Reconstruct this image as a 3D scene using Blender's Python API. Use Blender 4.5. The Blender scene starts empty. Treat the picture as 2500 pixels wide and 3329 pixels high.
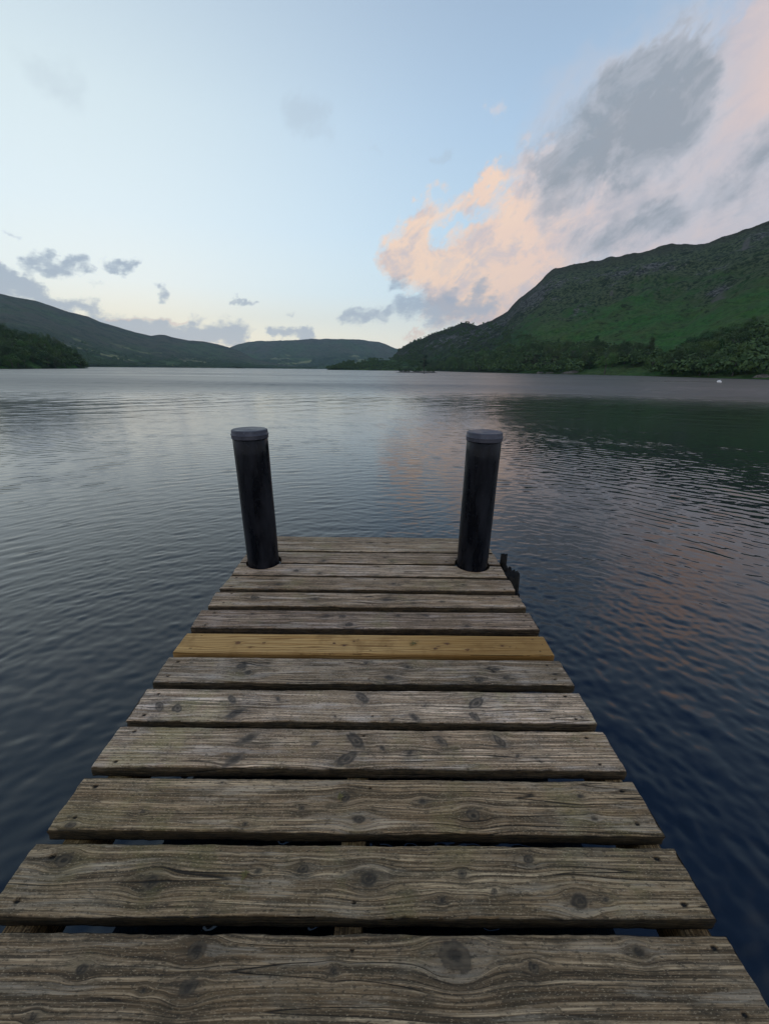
import bpy, math, random
import numpy as np
from mathutils import Vector, Matrix

SC = bpy.context.scene
COL = SC.collection
random.seed(7)

# ------------------------------------------------------------------ camera
F = 1272.6                      # focal length in pixels of the 2500 x 3329 photograph
PITCH, ROLL, YAW = 0.34975, 0.010606, 0.0020913
HC = 1.5                        # camera above the deck
WATER = -0.45                   # water level below the deck (deck top is z = 0)
CAM = np.array([0.0, 0.0, HC])
_fw = np.array([math.sin(YAW)*math.cos(PITCH), math.cos(YAW)*math.cos(PITCH), -math.sin(PITCH)])
_r0 = np.array([math.cos(YAW), -math.sin(YAW), 0.0]); _u0 = np.cross(_r0, _fw)
_r = _r0*math.cos(ROLL)+_u0*math.sin(ROLL); _u = -_r0*math.sin(ROLL)+_u0*math.cos(ROLL)
cam = bpy.data.cameras.new("camera"); cam_o = bpy.data.objects.new("camera", cam); COL.objects.link(cam_o)
cam_o.matrix_world = Matrix(((_r[0], _u[0], -_fw[0], CAM[0]), (_r[1], _u[1], -_fw[1], CAM[1]), (_r[2], _u[2], -_fw[2], CAM[2]), (0, 0, 0, 1)))
cam.sensor_fit = 'HORIZONTAL'; cam.sensor_width = 36.0; cam.lens = 36.0*F/2500.0
cam.clip_start = 0.05; cam.clip_end = 30000
SC.camera = cam_o
SC.render.resolution_x = 768; SC.render.resolution_y = 1024

def ray(px, py):
    return _fw + _r*((px-1250.0)/F) - _u*((py-1664.5)/F)
def azel(px, py):
    d = ray(px, py)
    return math.degrees(math.atan2(d[0], d[1])), math.degrees(math.atan2(d[2], math.hypot(d[0], d[1])))
def ground(px, py, z=0.0):
    d = ray(px, py); t = (z-HC)/d[2]
    return d[0]*t, d[1]*t
def project(p):
    v = np.asarray(p, float)-CAM; k = v@_fw
    return 1250+F*(v@_r)/k, 1664.5-F*(v@_u)/k

SC.view_settings.view_transform = 'Standard'
SC.view_settings.look = 'None'
SC.view_settings.exposure = 0.0
SC.view_settings.gamma = 1.0
SC.cycles.max_bounces = 6
SC.cycles.diffuse_bounces = 3
SC.cycles.glossy_bounces = 4
SC.cycles.transmission_bounces = 2
SC.cycles.volume_bounces = 0
SC.cycles.use_denoising = True
SC.cycles.denoising_input_passes = 'RGB_ALBEDO_NORMAL'
SC.cycles.denoising_prefilter = 'ACCURATE'

# ------------------------------------------------------------------ node helpers
class NT:
    def __init__(s, tree):
        s.t = tree; s.n = tree.nodes; s.l = tree.links
    def new(s, kind, **kw):
        n = s.n.new(kind)
        for k, v in kw.items(): setattr(n, k, v)
        return n
    def put(s, sock, v):
        if v is None: return
        if isinstance(v, bpy.types.NodeSocket): s.l.new(v, sock)
        else: sock.default_value = v
    def m(s, op, a=None, b=None, c=None, clamp=False):
        n = s.new('ShaderNodeMath', operation=op); n.use_clamp = clamp
        for i, v in enumerate((a, b, c)):
            if v is not None: s.put(n.inputs[i], v)
        return n.outputs[0]
    def vm(s, op, a=None, b=None, c=None, sc=None):
        n = s.new('ShaderNodeVectorMath', operation=op)
        for i, v in enumerate((a, b, c)):
            if v is not None: s.put(n.inputs[i], v)
        if sc is not None: s.put(n.inputs['Scale'], sc)
        return n.outputs['Value'] if op in ('LENGTH', 'DOT_PRODUCT', 'DISTANCE') else n.outputs[0]
    def comb(s, x=0.0, y=0.0, z=0.0):
        n = s.new('ShaderNodeCombineXYZ')
        for i, v in enumerate((x, y, z)): s.put(n.inputs[i], v)
        return n.outputs[0]
    def sep(s, v):
        n = s.new('ShaderNodeSeparateXYZ'); s.put(n.inputs[0], v); return n.outputs
    def noise(s, vec, scale=1.0, detail=2.0, rough=0.5, dist=0.0, color=False, dims='3D', lac=2.0):
        n = s.new('ShaderNodeTexNoise', noise_dimensions=dims)
        s.put(n.inputs['Vector'], vec); s.put(n.inputs['Scale'], scale); s.put(n.inputs['Detail'], detail)
        s.put(n.inputs['Roughness'], rough); s.put(n.inputs['Distortion'], dist); s.put(n.inputs['Lacunarity'], lac)
        return n.outputs['Color'] if color else n.outputs['Fac']
    def mr(s, v, a, b, c=0.0, d=1.0, smooth=True):
        n = s.new('ShaderNodeMapRange'); n.interpolation_type = 'SMOOTHSTEP' if smooth else 'LINEAR'; n.clamp = True
        for i, x in enumerate((v, a, b, c, d)): s.put(n.inputs[i], x)
        return n.outputs[0]
    def mix(s, f, a, b, blend='MIX'):
        n = s.new('ShaderNodeMix', data_type='RGBA', blend_type=blend); n.clamp_factor = True
        s.put(n.inputs['Factor'], f)
        for k, v in ((6, a), (7, b)):
            if isinstance(v, (tuple, list)) and len(v) == 3: v = (*v, 1.0)
            s.put(n.inputs[k], v)
        return n.outputs[2]
    def ramp(s, f, stops, interp='LINEAR'):
        n = s.new('ShaderNodeValToRGB'); cr = n.color_ramp; cr.interpolation = interp
        while len(cr.elements) < len(stops): cr.elements.new(0.5)
        for e, (p, c) in zip(cr.elements, stops):
            e.position = p; e.color = (*c, 1.0)
        s.put(n.inputs[0], f); return n.outputs[0]

def material(name):
    m = bpy.data.materials.new(name); m.use_nodes = True
    nt = NT(m.node_tree); nt.n.clear()
    out = nt.new('ShaderNodeOutputMaterial'); b = nt.new('ShaderNodeBsdfPrincipled')
    nt.l.new(b.outputs[0], out.inputs['Surface'])
    nt.b = b; nt.out = out
    return m, nt

# ------------------------------------------------------------------ sky (dawn sky with clouds, by direction only)
def srgb(r, g, b):
    f = lambda c: (c/255/12.92) if c/255 <= 0.04045 else ((c/255+0.055)/1.055)**2.4
    return (f(r), f(g), f(b))
K = 2500.0/1661.0
world = bpy.data.worlds.new("World"); SC.world = world; world.use_nodes = True
w = NT(world.node_tree); w.n.clear()
wout = w.new('ShaderNodeOutputWorld'); bg = w.new('ShaderNodeBackground'); w.l.new(bg.outputs[0], wout.inputs[0])
D = w.new('ShaderNodeTexCoord').outputs['Generated']
dx, dy, dz = w.sep(D)
AZ = w.m('MULTIPLY', w.m('ARCTAN2', dx, dy), 180/math.pi)
EL = w.m('MULTIPLY', w.m('ARCSINE', dz), 180/math.pi)
AE = w.comb(AZ, EL, 0.0)
eln = w.m('DIVIDE', EL, 90.0, clamp=True)
HB = lambda c, k: tuple(q*k for q in c)     # the low sky is brighter than white in places; the air in front dims it
g_left = w.ramp(eln, [(0.0, HB(srgb(250, 240, 210), 1.22)), (0.045, HB(srgb(248, 245, 222), 1.18)), (0.10, HB(srgb(236, 246, 245), 1.13)), (0.17, HB(srgb(226, 241, 247), 1.10)),
                      (0.27, HB(srgb(218, 234, 240), 1.06)), (0.36, srgb(202, 220, 233)), (0.50, srgb(172, 197, 220)), (0.68, srgb(112, 144, 186)), (1.0, srgb(70, 106, 160))])
g_right = w.ramp(eln, [(0.0, HB(srgb(240, 226, 212), 1.25)), (0.045, HB(srgb(232, 234, 226), 1.18)), (0.10, HB(srgb(206, 228, 240), 1.14)), (0.17, HB(srgb(192, 219, 240), 1.10)),
                       (0.27, HB(srgb(178, 206, 234), 1.05)), (0.36, srgb(166, 191, 219)), (0.55, srgb(96, 128, 182)), (0.7, srgb(80, 112, 164)), (1.0, srgb(70, 106, 160))])
g_back = w.ramp(eln, [(0.0, srgb(214, 214, 218)), (0.2, srgb(220, 222, 228)), (0.5, srgb(200, 208, 222)), (0.75, srgb(140, 164, 200)), (1.0, srgb(70, 106, 160))])
fr = w.mr(AZ, -40.0, 22.0)
base = w.mix(fr, g_left, g_right)
# towards the unseen rear the sky is raised, to brighten deck and slopes
cosaz = w.m('DIVIDE', dy, w.m('MAXIMUM', w.m('SQRT', w.m('ADD', w.m('MULTIPLY', dx, dx), w.m('MULTIPLY', dy, dy))), 0.001))
base = w.mix(w.mr(cosaz, 0.60, 0.0), base, g_back)
# a physical dawn sky underneath
sky = w.new('ShaderNodeTexSky', sky_type='NISHITA'); sky.sun_disc = False
sky.sun_elevation = math.radians(3.0); sky.sun_rotation = math.radians(-30.0); sky.air_density = 1.0; sky.dust_density = 1.0
nsky = w.vm('SCALE', sky.outputs[0], sc=0.08)
base = w.mix(0.06, base, nsky)
base = w.vm('SCALE', base, sc=w.mr(AZ, -10.0, 25.0, 1.05, .99))

# perspective-correct cloud texture: direction carried up to a level cloud sheet
inv = w.m('DIVIDE', 1.0, w.m('ADD', w.m('MAXIMUM', dz, 0.0), 0.12))
CP = w.comb(w.m('MULTIPLY', dx, inv), w.m('MULTIPLY', dy, inv), dz)
# where the cloud banks stand: soft capsules between two directions (degrees of azimuth and elevation), computed
# here on a grid; the cloud texture itself is made by the noise nodes below
AZ0, AZ1, EL0, EL1, NX, NY = -75.0, 85.0, -5.0, 60.0, 2400, 975
_GX, _GY = np.meshgrid(np.linspace(AZ0, AZ1, NX), np.linspace(EL0, EL1, NY))
def _h2(ix, iy, s):
    h = (ix.astype(np.int64)*374761393+iy.astype(np.int64)*668265263+s*1274126177) & 0xffffffff
    h = ((h ^ (h >> 13))*1274126177) & 0xffffffff
    return ((h ^ (h >> 16)) & 0xffff)/65535.0
def _vn(x, y, s):
    ix = np.floor(x); iy = np.floor(y); fx = x-ix; fy = y-iy; fx = fx*fx*(3-2*fx); fy = fy*fy*(3-2*fy); ix = ix.astype(int); iy = iy.astype(int)
    return (_h2(ix, iy, s)*(1-fx)+_h2(ix+1, iy, s)*fx)*(1-fy)+(_h2(ix, iy+1, s)*(1-fx)+_h2(ix+1, iy+1, s)*fx)*fy
def _fb(x, y, s, o=4, g=.5):
    return sum(_vn(x*2**k+3.7*k, y*2**k+9.1*k, s+k)*g**k for k in range(o))/sum(g**k for k in range(o))-.5
def warped(a1, a2, s):
    # stretched along the lie of the clouds (up to the right)
    ca, sa = math.cos(math.radians(28)), math.sin(math.radians(28))
    U_ = (_GX*ca+_GY*sa)*.8; V_ = (_GY*ca-_GX*sa)*1.2
    return (_GX+_fb(_GX*.11, _GY*.11, s, 3)*a1+_fb(U_*.5, V_*.5, s+20, 6, .68)*a2, _GY+_fb(_GX*.11, _GY*.11, s+40, 3)*a1+_fb(U_*.5+50, V_*.5, s+60, 6, .68)*a2)
WP = warped(3.0, 5.0, 1)
WG = warped(1.8, 3.6, 5)
WS = warped(1.0, 2.8, 2)
def field(P, blobs):
    acc = np.zeros_like(_GX)
    for (x1, y1, x2, y2, r, wt) in blobs:
        a = np.array(azel(x1*K, y1*K)); b = np.array(azel(x2*K, y2*K)); rr = r*K*math.degrees(1/F)*0.86*1.75
        ab = b-a; dxx = P[0]-a[0]; dyy = P[1]-a[1]
        t = np.clip((dxx*ab[0]+dyy*ab[1])/max(ab@ab, 1e-6), 0, 1)
        d = np.clip(1-np.hypot(dxx-t*ab[0], dyy-t*ab[1])/rr, 0, 1)
        acc += wt*d*d*(3-2*d)
    return acc
def blob_sockets(tag_, *fields):
    """three placement fields as the colour channels of a generated float grid, read by direction"""
    px_ = np.ones((NY, NX, 4), np.float32)
    for i_, f_ in enumerate(fields): px_[..., i_] = f_
    im = bpy.data.images.new(tag_, NX, NY, alpha=False, float_buffer=True, is_data=True)
    im.pixels.foreach_set(px_.ravel()); im.update()
    n_ = w.new('ShaderNodeTexImage', image=im, interpolation='Cubic', extension='EXTEND')
    w.put(n_.inputs[0], w.comb(w.m('DIVIDE', w.m('SUBTRACT', AZ, AZ0), AZ1-AZ0), w.m('DIVIDE', w.m('SUBTRACT', EL, EL0), EL1-EL0), 0.0))
    sp = w.new('ShaderNodeSeparateColor'); w.l.new(n_.outputs[0], sp.inputs[0]); return sp.outputs
streak = w.noise(w.vm('MULTIPLY', CP, (1.0, 1.0, 0.5)), 1.6, 7.0, 0.6)
ROTC, ROTS = math.cos(math.radians(28)), math.sin(math.radians(28))
AR = w.comb(w.m('MULTIPLY', w.m('ADD', w.m('MULTIPLY', AZ, ROTC), w.m('MULTIPLY', EL, ROTS)), .8), w.m('MULTIPLY', w.m('SUBTRACT', w.m('MULTIPLY', EL, ROTC), w.m('MULTIPLY', AZ, ROTS)), 1.25), 0.0)
fine = w.noise(AR, 0.24, 9.0, 0.68, 0.5)
pinkA = field(WP, [
    (862, 540, 900, 505, 38, 1.3), (915, 480, 1060, 405, 22, 1.2), (1050, 410, 1160, 355, 17, 1.0), (870, 575, 1100, 640, 40, 1.1), (1100, 640, 1170, 560, 60, 1.2),
    (880, 560, 1000, 590, 36, 1.0), (1000, 580, 1170, 500, 60, 1.1), (1060, 520, 1250, 430, 50, 1.1), (960, 660, 1150, 620, 46, 1.2),
    (1200, 440, 1400, 370, 60, 1.1), (1150, 560, 1350, 480, 70, 1.1), (1400, 440, 1640, 400, 90, 1.3),
    (1620, 140, 1720, 100, 58, 1.5), (1600, 240, 1700, 200, 70, 1.1), (1400, 320, 1640, 330, 62, 1.1), (1800, 200, 2100, 400, 160, 1.2),
    (890, 640, 1000, 640, 14, .5), (880, 735, 930, 728, 8, .7), (1700, 480, 2200, 600, 120, 1.2),
    (935, 498, 1030, 468, 14, -.45), (1055, 612, 1075, 615, 10, -.5), (1190, 395, 1240, 400, 12, -.6), (1580, 455, 1640, 450, 10, -.4)])
greyA = field(WG, [
    (1235, 300, 1420, 215, 80, 1.5), (1165, 385, 1310, 320, 30, 1.1), (1300, 330, 1440, 270, 50, 1.0), (1470, 175, 1470, 275, 50, .95), (1320, 185, 1460, 150, 26, .8),
    (1655, 300, 1760, 240, 34, 1.0), (1095, 345, 1165, 340, 18, .7), (1165, 462, 1230, 440, 20, .8),
    (1240, 545, 1420, 470, 34, .75), (1420, 470, 1560, 425, 32, .7), (1300, 500, 1661, 470, 55, .6), (1330, 400, 1600, 330, 30, .45), (1600, 400, 1700, 380, 40, .5),
    (885, 495, 960, 520, 20, .35), (950, 570, 985, 560, 12, .6), (1170, 500, 1230, 500, 20, .5)])
lowA = field(WS, [
    (750, 684, 830, 682, 15, 1.0), (865, 668, 960, 650, 22, 1.1), (935, 692, 1050, 668, 22, 1.0), (845, 613, 865, 612, 14, .8), (1020, 640, 1040, 610, 14, .8),
    (60, 572, 180, 566, 13, 1.1), (232, 577, 292, 560, 9, 1.0), (-60, 600, 80, 618, 12, 1.1), (8, 500, 25, 505, 7, .6), (-80, 570, 10, 585, 10, .9),
    (100, 650, 200, 668, 13, 1.1), (230, 708, 520, 728, 22, 1.4), (585, 726, 670, 724, 11, 1.2), (-200, 640, 60, 640, 20, .8),
    (348, 628, 348, 645, 8, .8), (503, 657, 548, 657, 6, .9), (625, 675, 640, 675, 5, .6), (190, 610, 200, 612, 8, .4)])
softA = field(WS, [(650, 240, 700, 258, 24, .9), (120, 180, 160, 190, 26, .6), (940, 335, 962, 335, 9, .8), (800, 330, 812, 330, 6, .5), (40, 120, 60, 130, 20, .3)])
whiteA = field(WS, [(1062, 240, 1084, 234, 11, .55), (380, 648, 425, 645, 5, .35), (240, 690, 400, 690, 5, .7)])
pinkF, greyF, lowF = blob_sockets('cloud_banks', pinkA, greyA, lowA)[:3]
whiteF, softF = blob_sockets('cloud_wisps', whiteA, softA)[:2]
pd = w.m('ADD', pinkF, w.m('MULTIPLY', w.m('SUBTRACT', fine, 0.5), 1.8))
pd = w.m('ADD', pd, w.m('MULTIPLY', w.m('SUBTRACT', streak, 0.5), 1.0))
pink_a = w.m('MULTIPLY', w.m('MULTIPLY', w.mr(pd, 0.0, 1.35, smooth=False), w.mr(pinkF, 0.0, .35)), 0.93)
# warm light is strongest low on the left of the bank and fades to grey on the right
az_c = w.mr(AZ, 2.0, 45.0)
warm = w.ramp(w.m('ADD', az_c, w.m('MULTIPLY', w.m('SUBTRACT', fine, 0.5), 0.7)), [(0.0, srgb(252, 220, 194)), (0.35, srgb(243, 212, 194)), (0.6, srgb(224, 203, 198)), (1.0, srgb(200, 195, 202))])
topwarm = w.mr(EL, 17.0, 23.0)
lowgrey = w.mr(EL, 8.5, 4.0)
warm = w.mix(w.m('MULTIPLY', lowgrey, 0.55), warm, srgb(218, 192, 186))
pn = w.noise(w.vm('ADD', AR, (31, 7, 0)), 0.26, 8.0, 0.66, 0.4)
warm = w.mix(w.mr(pn, .44, .66, 0, .75), warm, srgb(196, 191, 200))
warm = w.mix(w.m('MULTIPLY', w.m('MULTIPLY', topwarm, w.mr(AZ, 33.0, 40.0)), .85), warm, srgb(250, 211, 190))
warm = w.mix(w.mr(EL, 31.0, 40.0, 0, .8), warm, srgb(176, 184, 204))
warm = w.vm('SCALE', warm, sc=1.03)
col = w.mix(pink_a, base, warm)
gd = w.m('ADD', greyF, w.m('MULTIPLY', w.m('SUBTRACT', fine, 0.5), 1.0))
gd = w.m('ADD', gd, w.m('MULTIPLY', w.m('SUBTRACT', streak, 0.5), .5))
grey_a = w.m('MULTIPLY', w.m('MULTIPLY', w.mr(gd, -0.05, 1.7), w.mr(greyF, 0.0, .45)), 0.95)
gcol = w.mix(w.m('ADD', w.mr(gd, .3, 2.0), w.mr(pn, .35, .7, -.45, .35)), srgb(200, 202, 212), srgb(154, 163, 174))
col = w.mix(grey_a, col, gcol)
ld = w.m('ADD', lowF, w.m('MULTIPLY', w.m('SUBTRACT', w.noise(w.vm('MULTIPLY', AE, (.55, 1.3, 1)), 1.0, 8.0, 0.64), 0.5), 1.5))
low_a = w.m('MULTIPLY', w.mr(ld, 0.05, 1.15), w.mr(lowF, 0.0, 0.3))
lcol = w.mix(w.mr(EL, 2.0, 12.0), srgb(186, 196, 210), srgb(152, 169, 190))
col = w.mix(w.m('MULTIPLY', low_a, 0.80), col, lcol)
wd = w.m('ADD', whiteF, w.m('MULTIPLY', w.m('SUBTRACT', fine, 0.5), .8))
col = w.mix(w.m('MULTIPLY', w.m('MULTIPLY', w.mr(wd, .2, .9), w.mr(whiteF, .02, .3)), .6), col, srgb(250, 222, 205))
sf = w.m('MULTIPLY', w.mr(w.m('ADD', softF, w.m('MULTIPLY', w.m('SUBTRACT', fine, .5), .7)), .05, 1.0), w.mr(softF, 0.0, .3))
col = w.mix(w.m('MULTIPLY', sf, .34), col, srgb(178, 192, 206))
w.put(bg.inputs[0], col); bg.inputs[1].default_value = 1.0

sun = bpy.data.lights.new("sun", 'SUN'); sun.energy = 0.05; sun.angle = math.radians(60); sun.color = (1.0, 0.86, 0.7)
sun_o = bpy.data.objects.new("sun", sun); COL.objects.link(sun_o)
_a = math.radians(-30); _e = math.radians(9)
sun_o.rotation_euler = Vector((math.sin(_a)*math.cos(_e), math.cos(_a)*math.cos(_e), math.sin(_e))).to_track_quat('Z', 'Y').to_euler()

# ------------------------------------------------------------------ mesh helpers
def tag(o, label=None, cat=None, group=None, kind=None):
    if label: o['label'] = label
    if cat: o['category'] = cat
    if group: o['group'] = group
    if kind: o['kind'] = kind
    return o
def mesh_object(name, verts, faces, mat=None, parent=None, smooth=True):
    me = bpy.data.meshes.new(name)
    verts = np.asarray(verts, np.float32).reshape(-1, 3)
    me.vertices.add(len(verts)); me.vertices.foreach_set('co', verts.ravel())
    if isinstance(faces, np.ndarray):
        k = faces.shape[1]; nf = len(faces); flat = faces.astype(np.int32).ravel()
        starts = np.arange(0, nf*k, k, dtype=np.int32)
    else:
        flat = np.array([i for f in faces for i in f], np.int32)
        ln = np.array([len(f) for f in faces], np.int32); nf = len(faces)
        starts = np.concatenate([[0], np.cumsum(ln)[:-1]]).astype(np.int32)
    me.loops.add(len(flat)); me.loops.foreach_set('vertex_index', flat)
    me.polygons.add(nf); me.polygons.foreach_set('loop_start', starts)
    me.update(calc_edges=True); me.validate()
    if smooth: me.polygons.foreach_set('use_smooth', np.ones(len(me.polygons), bool))
    if mat: me.materials.append(mat)
    o = bpy.data.objects.new(name, me); COL.objects.link(o)
    if parent: o.parent = parent
    return o
def grid_faces(nu, nv, wrap=False):
    i = np.arange(nu-1)[:, None]; j = np.arange(nv if wrap else nv-1)[None, :]
    j2 = (j+1) % nv
    return np.stack([i*nv+j, (i+1)*nv+j, (i+1)*nv+j2, i*nv+j2], -1).reshape(-1, 4)
def empty(name, loc=(0, 0, 0)):
    o = bpy.data.objects.new(name, None); COL.objects.link(o); o.location = loc; o.empty_display_size = 0.2; return o
def _hash(ix, iy, seed):
    h = (ix.astype(np.int64)*374761393 + iy.astype(np.int64)*668265263 + seed*1274126177) & 0xffffffff
    h = ((h ^ (h >> 13))*1274126177) & 0xffffffff
    return ((h ^ (h >> 16)) & 0xffff)/65535.0
def vnoise(x, y, seed=0):
    x = np.asarray(x, float); y = np.asarray(y, float)
    x, y = np.broadcast_arrays(x, y)
    ix = np.floor(x); iy = np.floor(y); fx = x-ix; fy = y-iy
    fx = fx*fx*(3-2*fx); fy = fy*fy*(3-2*fy); ix = ix.astype(int); iy = iy.astype(int)
    a = _hash(ix, iy, seed); b = _hash(ix+1, iy, seed); c = _hash(ix, iy+1, seed); d = _hash(ix+1, iy+1, seed)
    return (a*(1-fx)+b*fx)*(1-fy)+(c*(1-fx)+d*fx)*fy
def fbm(x, y, o=4, seed=0, g=0.5):
    s = 0; a = 1; t = 0
    for k in range(o):
        s = s+a*vnoise(np.asarray(x)*2**k+17.3*k, np.asarray(y)*2**k+5.1*k, seed+k); t += a; a *= g
    return s/t-0.5
def terp(x, pts):
    return np.interp(x, [p[0] for p in pts], [p[1] for p in pts])

# ------------------------------------------------------------------ water
def water_material():
    m, n = material("lake_water")
    P = n.new('ShaderNodeNewGeometry').outputs['Position']
    px, py, pz = n.sep(P)
    r = n.vm('LENGTH', n.comb(px, py, 0.0))
    def rot(a, sx, sy, off=0.0):
        ca, sa = math.cos(a), math.sin(a)
        X = n.m('MULTIPLY', n.m('ADD', n.m('MULTIPLY', px, ca), n.m('MULTIPLY', py, sa)), sx)
        Y = n.m('MULTIPLY', n.m('SUBTRACT', n.m('MULTIPLY', py, ca), n.m('MULTIPLY', px, sa)), sy)
        return n.comb(X, Y, off)
    def comp(v, amp_x, amp_y, det, rg, dist=0.0):
        c = n.vm('SUBTRACT', n.noise(v, 1.0, det, rg, dist, color=True), (0.5, 0.5, 0.5))
        return n.vm('MULTIPLY', c, (amp_x, amp_y, 0.0))
    A = math.radians(14)
    near = comp(rot(A, 7.0, 34.0), .05, .14, 2.0, .5, .35)
    mid = comp(rot(math.radians(5), 1.6, 7.0, 7.0), .05, .15, 3.0, .65)
    big = comp(rot(math.radians(6), .07, .22, 11.0), .12, .75, 7.0, .78)
    lane = n.noise(n.comb(n.m('MULTIPLY', px, .010), n.m('MULTIPLY', py, .03), 1.0), 1.0, 3.0, .5)
    lanef = n.mr(lane, .3, .7, .8, 1.2)
    s = n.vm('ADD', n.vm('SCALE', near, sc=n.mr(r, 2.0, 14.0, .35, 1.0)), n.vm('ADD', n.vm('SCALE', mid, sc=n.mr(r, 8.0, 30.0, .0, 1.0)), n.vm('SCALE', big, sc=n.m('MULTIPLY', n.mr(r, 16.0, 60.0, .0, 1.0), lanef))))
    gn = n.new('ShaderNodeNewGeometry').outputs['Normal']
    N = n.vm('NORMALIZE', n.vm('ADD', gn, n.vm('SCALE', s, sc=.8)))
    n.put(n.b.inputs['Normal'], N)
    n.put(n.b.inputs['Roughness'], n.m('MULTIPLY', n.m('ADD', n.mr(r, 3.0, 22.0, .03, .12), n.mr(r, 24.0, 50.0, .0, .20)), lanef))
    n.put(n.b.inputs['Base Color'], (0.0025, 0.007, 0.012, 1)); n.b.inputs['IOR'].default_value = 1.5
    return m
def wave_height(X, Y, cell):
    """sum of short-crested wind ripples; components finer than the mesh can carry are left to the material"""
    r_ = np.random.RandomState(11); H = np.zeros_like(X)
    gx = X+.35*_fb(X*.35, Y*.35, 301, 3)*2; gy = Y+.35*_fb(X*.35+40, Y*.35, 311, 3)*2
    rad = np.hypot(X, Y)
    for q in range(132):
        far_ = q >= 108
        t_ = r_.uniform(0, 1)
        lam = .6*(2.6/.6)**t_ if far_ else (.048+.060*t_ if q % 10 < 6 else (.11+.27*t_**1.7 if q % 10 < 9 else .04+.03*t_))
        k = 2*math.pi/lam
        slope = .0085 if far_ else .0086
        ph = r_.uniform(0, 6.283)
        wgt = np.clip((lam/cell-2.6)/2.5, 0, 1)*np.interp(rad, [1.5, 5, 10, 25, 60], [.9, 1.05, 1.25, 1.7, 2.2])
        if far_: wgt = wgt*np.clip((rad-14)/30, 0, 1)
        if q % 2 == 0 and not far_:      # ripples thrown off the jetty and its posts
            c_ = r_.normal(0, 1.3, 2)+np.array([0, .6]); phase = k*np.hypot(gx-c_[0], gy-c_[1])
        else:                            # breeze
            th = math.radians(r_.normal(10, 30)); phase = k*(-math.sin(th)*gx+math.cos(th)*gy)
        # groups: each component comes and goes
        gsc = .30/lam**.8
        env = .25+1.5*_vn(X*gsc*.6+q*7.1, Y*gsc*.6+q*3.3, 400+q)
        H += wgt*env*slope/k*np.sin(phase+ph)
    return H
def build_water():
    mat = water_material()
    rr = [.002, .2, .38, .55]
    while rr[-1] < 420: rr.append(rr[-1]+max(.0115, .0033*rr[-1]))
    rr = np.concatenate([rr, np.geomspace(430, 9000, 40)])
    aa = np.radians(np.linspace(-76, 76, 680))
    Rg, Ag = np.meshgrid(rr, aa, indexing='ij')
    X = Rg*np.sin(Ag); Y = Rg*np.cos(Ag)
    cell = np.maximum(.0115, .0040*Rg)
    H = wave_height(X, Y, cell)
    edge = np.clip((math.radians(76)-np.abs(Ag))/math.radians(3), 0, 1)*np.clip((Rg-.55)/.1, 0, 1)*np.clip((700-Rg)/200, 0, 1)
    Z = WATER+H*edge
    n1 = len(rr); n2 = len(aa)
    V = np.stack([X, Y, Z], -1).reshape(-1, 3)
    F1 = grid_faces(n1, n2)
    # calm remainder behind the viewer, joined along the same spokes, 
    ab = np.radians(np.linspace(76, 284, 60)); r2 = rr[::12]; r2 = np.append(r2, rr[-1]) if r2[-1] != rr[-1] else r2
    Rb, Ab = np.meshgrid(r2, ab, indexing='ij')
    V2 = np.stack([Rb*np.sin(Ab), Rb*np.cos(Ab), np.full_like(Rb, WATER)], -1).reshape(-1, 3)
    F2 = grid_faces(len(r2), len(ab))+len(V)
    quads = np.concatenate([F1, F2])
    o = mesh_object("water", np.concatenate([V, V2]), quads, mat)
    if sum(p.normal.z for p in o.data.polygons[6000:6050]) < 0: o.data.flip_normals()
    tag(o, "rippled dark blue lake reaching to the far hills", "water", kind='structure')
build_water()

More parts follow.
